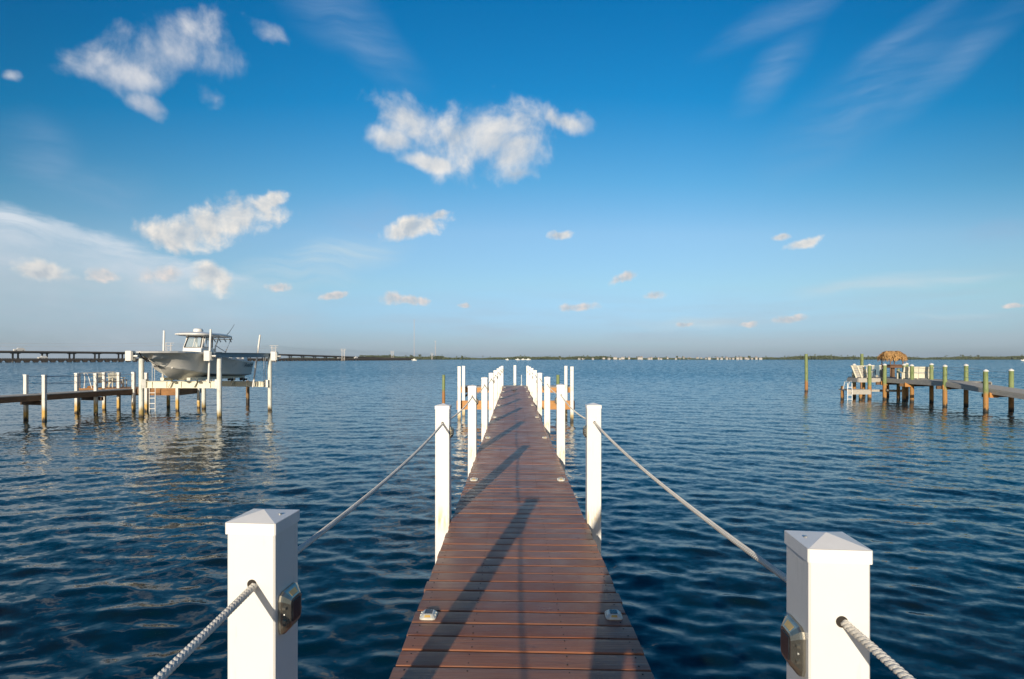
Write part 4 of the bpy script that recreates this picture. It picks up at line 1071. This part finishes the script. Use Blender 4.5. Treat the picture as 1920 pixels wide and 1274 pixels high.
# ------------------------------------------------------------------ the tiki dock on the right
def right_pier():
    t = thing('tiki_pier', 'grey timber pier on green piles with rusty feet carrying a thatched bar', 'pier')
    z = 1.55
    def deck(x0, x1, y0, y1, name='deck_boards'):
        b = MB(); x = y0
        while x < y1-.05: b.box((x0, x, z-.04), (x1, x+.136, z)); x += .142
        b.build(name, M['grey_wood'], t)
    deck(26.8, 29.4, 34.5, 40.55, 'platform_boards'); deck(24.95, 26.35, 40.6, 41.9, 'platform_boards'); deck(26.38, 30.3, 40.6, 44.2, 'platform_boards')
    for p, q in (((26.78,34.5),(26.78,40.55)),((24.95,40.57),(26.75,40.57)),((29.42,34.5),(29.42,40.5)),((24.93,40.6),(24.93,41.9)),((26.36,41.93),(26.36,44.2)),((26.4,44.22),(30.3,44.22))):
        b = MB(); b.bar((*p,z-.17),(*q,z-.17),.05,.26); b.build('fascia', M['grey_wood'], t)
    # ramp down to the lower walkway
    zr = lambda y: 1.12+(z-1.12)*min(1, max(0, (y-29.0)/5.5))
    b = MB(); y = 20.0
    while y < 34.45:
        z0, z1 = zr(y), zr(y+.136)
        b.add([(26.6,y,z0),(28.2,y,z0),(28.2,y+.136,z1),(26.6,y+.136,z1),(26.6,y,z0-.04),(28.2,y,z0-.04),(28.2,y+.136,z1-.04),(26.6,y+.136,z1-.04)],[(0,1,2,3),(7,6,5,4),(0,4,5,1),(1,5,6,2),(2,6,7,3),(3,7,4,0)]); y += .142
    b.build('ramp_boards', M['grey_wood'], t)
    for x in (26.58, 28.22):
        b = MB(); b.loft([[(x-.025,yy,zr(yy)-.042),(x+.025,yy,zr(yy)-.042),(x+.025,yy,zr(yy)-.29),(x-.025,yy,zr(yy)-.29)] for yy in (20,29,31,33,34.45)]); b.build('fascia', M['grey_wood'], t)
    for y in (31.2, 34.6, 37.95, 40.4):
        b = MB(); zz = zr(y)-.37; x1 = 28.5; b.bar((26.2,y+.14,zz),(x1,y+.14,zz),.10,.2); b.build('cap_beam', M['brown_wood'], t)
        b = MB(); b.add([(26.45,y-.06,zz+.18),(26.45,y-.06,zz-.12),(26.98,y-.06,zz-.12),(26.45,y,zz+.18),(26.45,y,zz-.12),(26.98,y,zz-.12)],[(0,1,2),(5,4,3),(0,3,4,1),(1,4,5,2),(2,5,3,0)]); b.build('gusset', M['orange_wood'], t)
    b = MB(); b.bar((24.7,40.75,.66),(28.3,40.75,.62),.1,.16); b.build('lower_beam', M['grey_wood'], t)
    b = MB(); b.box((23.75,39.9,.68),(25.4,41.0,.76)); b.build('swim_platform', M['grey_wood'], t)
    b = MB(); b.box((23.75,39.86,.42),(25.4,39.92,.675)); b.build('fascia', M['grey_wood'], t)
    P = [(25.66,40.45,2.50,1),(26.6,40.2,2.52,1),(26.98,38.0,2.50,1),(26.62,34.6,2.51,1),(26.28,31.2,2.29,1),(28.4,32.0,2.30,1),(28.4,35.2,2.55,1),(28.4,38.1,2.57,1),
         (27.2,39.05,2.53,1),(27.65,40.3,2.25,0),(29.3,41.8,2.57,1),(25.75,42.4,2.50,1),(23.85,40.7,.98,0),(24.75,40.0,.62,0),(26.6,43.8,1.4,0),(29.2,43.8,1.4,0),(26.6,42.6,1.35,0)]
    for i, (x, y, top, cp) in enumerate(P):
        rnd = random.Random(i); r = .125 if cp else .11
        b = MB(); b.tube([(x,y,-1.2),(x+rnd.uniform(-.015,.015),y,top*.5),(x+rnd.uniform(-.02,.02),y,top)],[r*1.05,r,r*.93],14); e = b.build('pile', M['green_pile'], t, smooth=True)
        if cp:
            b = MB(); xx = x; b.loft([[(xx+q*math.cos(a*.3927),y+q*math.sin(a*.3927),top+zz) for a in range(16)] for q, zz in ((.136,-.03),(.138,0),(.095,.05),(.01,.10))]); b.build('cap', M['vinyl'], e, smooth=True)
    for (p, q) in ((P[4],P[3]),(P[5],P[6]),(P[3],P[2]),(P[6],P[7])):
        for dz in (.15, .5):
            b = MB(); b.tube([(p[0],p[1],p[2]-dz),((p[0]+q[0])/2,(p[1]+q[1])/2,(p[2]+q[2])/2-dz-.03),(q[0],q[1],q[2]-dz)],.010,5); b.build('cable_rail', M['cable'], t)
    e = bpy.data.objects.new('swim_ladder', None); COL.objects.link(e); e.parent = t
    for x in (23.68, 24.0):
        b = MB(); b.tube([(x,40.3,.8),(x,40.1,1.32),(x,39.9,1.38),(x,39.78,1.2),(x,39.76,-.2)],.026,8); b.build('rail', M['vinyl'], e, smooth=True)
    for k in range(4): b = MB(); b.bar((23.68,39.76,.1+k*.28),(24.0,39.76,.1+k*.28),.04); b.build('rung', M['vinyl'], e)
right_pier()
DKZ = 1.55
def tiki():
    t = thing('tiki_bar', 'small tiki bar with shaggy palm thatch roof at the end of the right pier', 'bar', (28.5, 42.2, DKZ), R(8))
    w, d = .52, .40
    for sx in (-1, 1):
        for sy in (-1, 1):
            b = MB(); b.cyl((sx*w,sy*d,0),(sx*w,sy*d,1.55),.035,n=8); b.build('post', M['tikiwood'], t)
    b = MB()
    for k in range(16): x = -w+k*(2*w/15); b.box((x-.03,-d-.03,.74 if k%2 else .72),(x+.03,-d+.0,.93))
    for k in range(9): y = -d+k*(2*d/8); b.box((-w-.03,y-.04,.73),(-w,y+.04,.93))
    b.build('counter_skirt', M['tikiwood'], t)
    b = MB(); b.box((-w-.12,-d-.15,.935),(w+.12,d+.05,.97)); b.build('counter', M['tikiwood'], t)
    b = MB(); b.box((-.11,-.11,0),(.11,.11,.93)); b.build('stand', M['brown_wood'], t)
    rnd = random.Random(9); b = MB()
    W, D, z0, z1, rg = .74, .54, 1.36, 2.00, .50
    b.add([(-W*.95,-D*.95,z0+.28),(W*.95,-D*.95,z0+.28),(W*.95,D*.95,z0+.28),(-W*.95,D*.95,z0+.28),(-rg,0,z1-.05),(rg,0,z1-.05)],[(0,1,5,4),(1,2,5),(2,3,4,5),(3,0,4),(3,2,1,0)])
    def frond(p, q, w_):
        p, q = Vector(p), Vector(q); d_ = q-p; s = d_.cross(Vector((0,0,1))).normalized()*w_
        nrm = s.cross(d_).normalized(); m = p.lerp(q,.55)+nrm*rnd.uniform(.02,.07)
        b.add([p-s*.4,p+s*.4,m+s,m-s,q+s*.25,q-s*.25,p-nrm*.012,m-nrm*.012,q-nrm*.012],[(0,1,2,3),(3,2,4,5),(1,0,6),(0,3,7,6),(2,1,6,7),(3,5,8,7),(4,2,7,8),(5,4,8)])
    for layer in range(6):
        f0, f1 = layer/6*.85, min(1.0, layer/6+.42)
        for k in range(120):
            side = k%4; u = rnd.uniform(-1, 1)
            if side in (0, 2):
                s = -1 if side == 0 else 1; tp = (u*rg, 0, z1); ed = (u*W*rnd.uniform(.96,1.05), s*D*rnd.uniform(.98,1.1), z0+.22-rnd.uniform(0,.30)*(layer > 3))
            else:
                s = -1 if side == 1 else 1; tp = (s*rg, 0, z1); ed = (s*W*rnd.uniform(.97,1.07), u*D, z0+.22-rnd.uniform(0,.30)*(layer > 3))
            tp, ed = Vector(tp), Vector(ed); p, q = tp.lerp(ed, f0), tp.lerp(ed, min(1.04, f1)); q += Vector((rnd.uniform(-.08,.08), rnd.uniform(-.05,.05), rnd.uniform(-.07,.02)))
            frond(p, q, rnd.uniform(.025,.055))
    for k in range(90):
        a = rnd.uniform(0, 6.28); x = max(-W, min(W, W*1.35*math.cos(a))); y = max(-D, min(D, D*1.35*math.sin(a)))
        frond((x, y, z0+.2), (x*1.04+rnd.uniform(-.06,.06), y*1.04, z0-rnd.uniform(.02,.2)), rnd.uniform(.02,.04))
    b.build('thatch_roof', M['thatch'], t)
tiki()
def lean_bench():     # seen from behind: three white struts with dark boards between
    t = thing('bench', 'white bench tipped back at the left end of the tiki pier, seen from behind', 'bench', (25.60, 41.15, DKZ), R(0))
    for k in range(3):
        x = -.45+k*.42; b = MB(); b.bar((x,0,.0),(x-.28,.12,.88),.09,.06,(0,1,0)); b.build('strut', M['bench'], t)
    b = MB()
    for k in range(5): z = .12+k*.165; b.bar((-.42-.05-z*.3,.07+z*.13,z),(.42-.05-z*.3,.07+z*.13,z),.03,.14)
    b.build('backrest', M['grey_wood'], t)
    b = MB(); b.bar((-.8,.13,.88),(.3,.13,.88),.10,.05); b.build('top_rail', M['bench'], t)
    b = MB(); b.box((-.42,.2,.36),(.42,.65,.41)); b.build('seat', M['bench'], t)
    for x in (-.38, .38): b = MB(); b.box((x-.04,.55,0),(x+.04,.62,.358)); b.build('leg', M['bench'], t)
lean_bench()
def slat_bench():
    t = thing('slatted_bench', 'white bench with upright slats between two green piles of the tiki pier', 'bench', (26.95, 42.0, DKZ))
    b = MB()
    for k in range(11): x = -.52+k*.104; b.bar((x,.0,.40),(x,-.04,.88),.05,.022,(0,1,0))
    b.bar((-.56,.0,.42),(.56,.0,.42),.05,.06); b.bar((-.56,-.04,.89),(.56,-.04,.89),.06,.07); b.build('backrest', M['bench'], t)
    b = MB(); 
    for k in range(4): b.box((-.56,.03+k*.11,.38),(.56,.12+k*.11,.405))
    b.build('seat', M['bench'], t)
    for x in (-.53, .53):
        b = MB(); b.box((x-.035,-.03,0),(x+.035,.04,.60)); b.build('leg', M['bench'], t)
        b = MB(); b.box((x-.035,.42,0),(x+.035,.48,.60)); b.build('leg', M['bench'], t)
        b = MB(); b.box((x-.05,-.03,.602),(x+.05,.50,.63)); b.build('armrest', M['bench'], t)
    b = MB()
    for k in range(11): x = -.52+k*.104; b.box((x-.025,-.012,.03),(x+.025,.008,.379))
    b.build('skirt', M['bench'], t)
slat_bench()
t = thing('folded_towel', 'blue grey cloth hanging over the back of the slatted white bench', 'towel', (27.15, 41.93, DKZ))
b = MB(); b.loft([[(-.17,-.03-.01*math.sin(k),z),(.0,-.05,z),(.17,-.03+.01*math.sin(k*2),z),(.17,-.015,z),(-.17,-.015,z)] for k, z in enumerate((.2,.4,.6,.8,.93))]); b.build('cloth', M['bluecloth'], t)
def double_bench():
    t = thing('wide_bench', 'wide cream bench seen from behind, its back of six panels, by the tiki bar', 'bench', (27.95, 38.75, DKZ))
    b = MB()
    for k in range(4):
        x0 = -1.05+k*.525
        b.add([(x0+.015,-.02,.47),(x0+.51,-.02,.47),(x0+.51,-.10,.86),(x0+.015,-.10,.86),(x0+.015,.02,.47),(x0+.51,.02,.47),(x0+.51,-.06,.86),(x0+.015,-.06,.86)],[(0,1,2,3),(7,6,5,4),(0,4,5,1),(1,5,6,2),(2,6,7,3),(3,7,4,0)])
    b.build('backrest', M['bench'], t)
    b = MB()
    for k in range(4): x0 = -1.05+k*.525; b.box((x0+.015,-.03,.06),(x0+.51,.01,.42))
    b.build('back_panel', M['bench'], t)
    b = MB(); b.box((-1.05,.012,.40),(1.05,.6,.445)); b.build('seat', M['bench'], t)
    for x in (-1.06, 0, 1.06):
        b = MB(); b.box((x-.03,.02,0),(x+.03,.09,.398)); b.box((x-.03,.5,0),(x+.03,.57,.398)); b.bar((x,.05,.43),(x,.6,.62) if x else (x,.5,.40),.06,.05); b.build('side_frame', M['bench'], t)
double_bench()
t = thing('round_bin', 'small dark barrel behind the second green pile of the tiki pier', 'barrel', (27.45, 41.6, DKZ))
b = MB(); b.loft([[(q*math.cos(a*.3927),q*math.sin(a*.3927),z) for a in range(16)] for q, z in ((.15,0),(.19,.25),(.18,.5),(.12,.62))]); b.build('body', M['black'], t, smooth=True)
b = MB(); b.loft([[(q*math.cos(a*.3927),q*math.sin(a*.3927),z) for a in range(16)] for q, z in ((.13,.622),(.13,.66),(.05,.69))]); b.build('lid', M['black'], t, smooth=True)

# ------------------------------------------------------------------ the photographer, standing on the pier just behind the viewpoint
def photographer():
    J = {'pelvis':(.0,-.50,.93,.125),'belly':(.0,-.50,1.08,.125),'chest':(.0,-.48,1.30,.145),'neck0':(.0,-.46,1.46,.075),'neck':(.0,-.43,1.54,.055),'head0':(.0,-.39,1.60,.085),'head':(.0,-.38,1.68,.095),'crown':(.0,-.39,1.76,.07)}
    E = [('pelvis','belly'),('belly','chest'),('chest','neck0'),('neck0','neck'),('neck','head0'),('head0','head'),('head','crown')]
    for s, n in ((-1,'l'),(1,'r')):
        J.update({n+'sh':(s*.18,-.47,1.40,.062),n+'el':(s*.27,-.34,1.18,.045),n+'wr':(s*.12,-.16,1.40,.03),n+'pa':(s*.08,-.12,1.44,.034),
                  n+'hip':(s*.10,-.50,.88,.095),n+'kn':(s*.13,-.47,.50,.062),n+'an':(s*.14,-.51,.10,.042),n+'to':(s*.16,-.36,.035,.036)})
        E += [('chest',n+'sh'),(n+'sh',n+'el'),(n+'el',n+'wr'),(n+'wr',n+'pa'),('pelvis',n+'hip'),(n+'hip',n+'kn'),(n+'kn',n+'an'),(n+'an',n+'to')]
        for k in range(4):
            a, c = n+'f%d'%k, n+'g%d'%k
            J[a] = (s*(.085-.012*k), -.105+.004*k, 1.475-.018*k, .010); J[c] = (s*(.055-.008*k), -.085, 1.49-.02*k, .008)
            E += [(n+'pa', a), (a, c)]
        J[n+'th'] = (s*.05,-.13,1.42,.011); E.append((n+'pa', n+'th'))
    ks = list(J); me = bpy.data.meshes.new('body'); ox, oy = -.07, .02
    me.from_pydata([(J[k][0]+ox, J[k][1]+oy, J[k][2]+DZ) for k in ks], [(ks.index(a), ks.index(c)) for a, c in E], [])
    o = bpy.data.objects.new('person', me); COL.objects.link(o)
    sm = o.modifiers.new('skin', 'SKIN'); su = o.modifiers.new('sub', 'SUBSURF'); su.levels = su.render_levels = 1
    for i, k in enumerate(ks):
        v = me.skin_vertices[0].data[i]; v.radius = (J[k][3], J[k][3]); v.use_root = (k == 'pelvis')
    dg = bpy.context.evaluated_depsgraph_get(); m2 = bpy.data.meshes.new_from_object(o.evaluated_get(dg))
    o.modifiers.clear(); o.data = m2; m2.materials.clear(); m2.materials.append(M['cloth']); m2.materials.append(M['skin']); m2.materials.append(M['hair'])
    for p in m2.polygons:
        p.use_smooth = True
        p.material_index = 1 if (p.center.z > DZ+1.50 or (p.center.y > -.30 and 1.2 < p.center.z-DZ < 1.6)) else 0
    for p in m2.polygons:
        if p.center.z > DZ+1.70 or (p.center.z > DZ+1.58 and p.center.y < -.40): p.material_index = 2
    tag(o, 'photographer in dark clothes standing on the pier behind the viewpoint, holding a camera up', 'person')
    b = MB(); b.box((-.07+ox,-.115,1.43+DZ),(.07+ox,-.06,1.53+DZ),bev=.008)
    # stays behind the lens position
    t = tag(b.build('hand_camera', M['black']), 'black camera held up in both hands by the photographer', 'camera')
photographer()

# ------------------------------------------------------------------ air over the bay
def haze():
    b = MB(); b.box((-3000,-400,-1.4),(3200,3000,125)); o = b.build('haze', bpy.data.materials.new('air')); o['kind'] = 'stuff'
    m = o.data.materials[0]; m.use_nodes = True; nt = m.node_tree; nt.nodes.clear()
    out = nt.nodes.new('ShaderNodeOutputMaterial'); v = nt.nodes.new('ShaderNodeVolumePrincipled')
    v.inputs['Color'].default_value = (.80,.88,1,1); v.inputs['Density'].default_value = .00006; v.inputs['Anisotropy'].default_value = 0
    nt.links.new(v.outputs[0], out.inputs['Volume'])
haze()
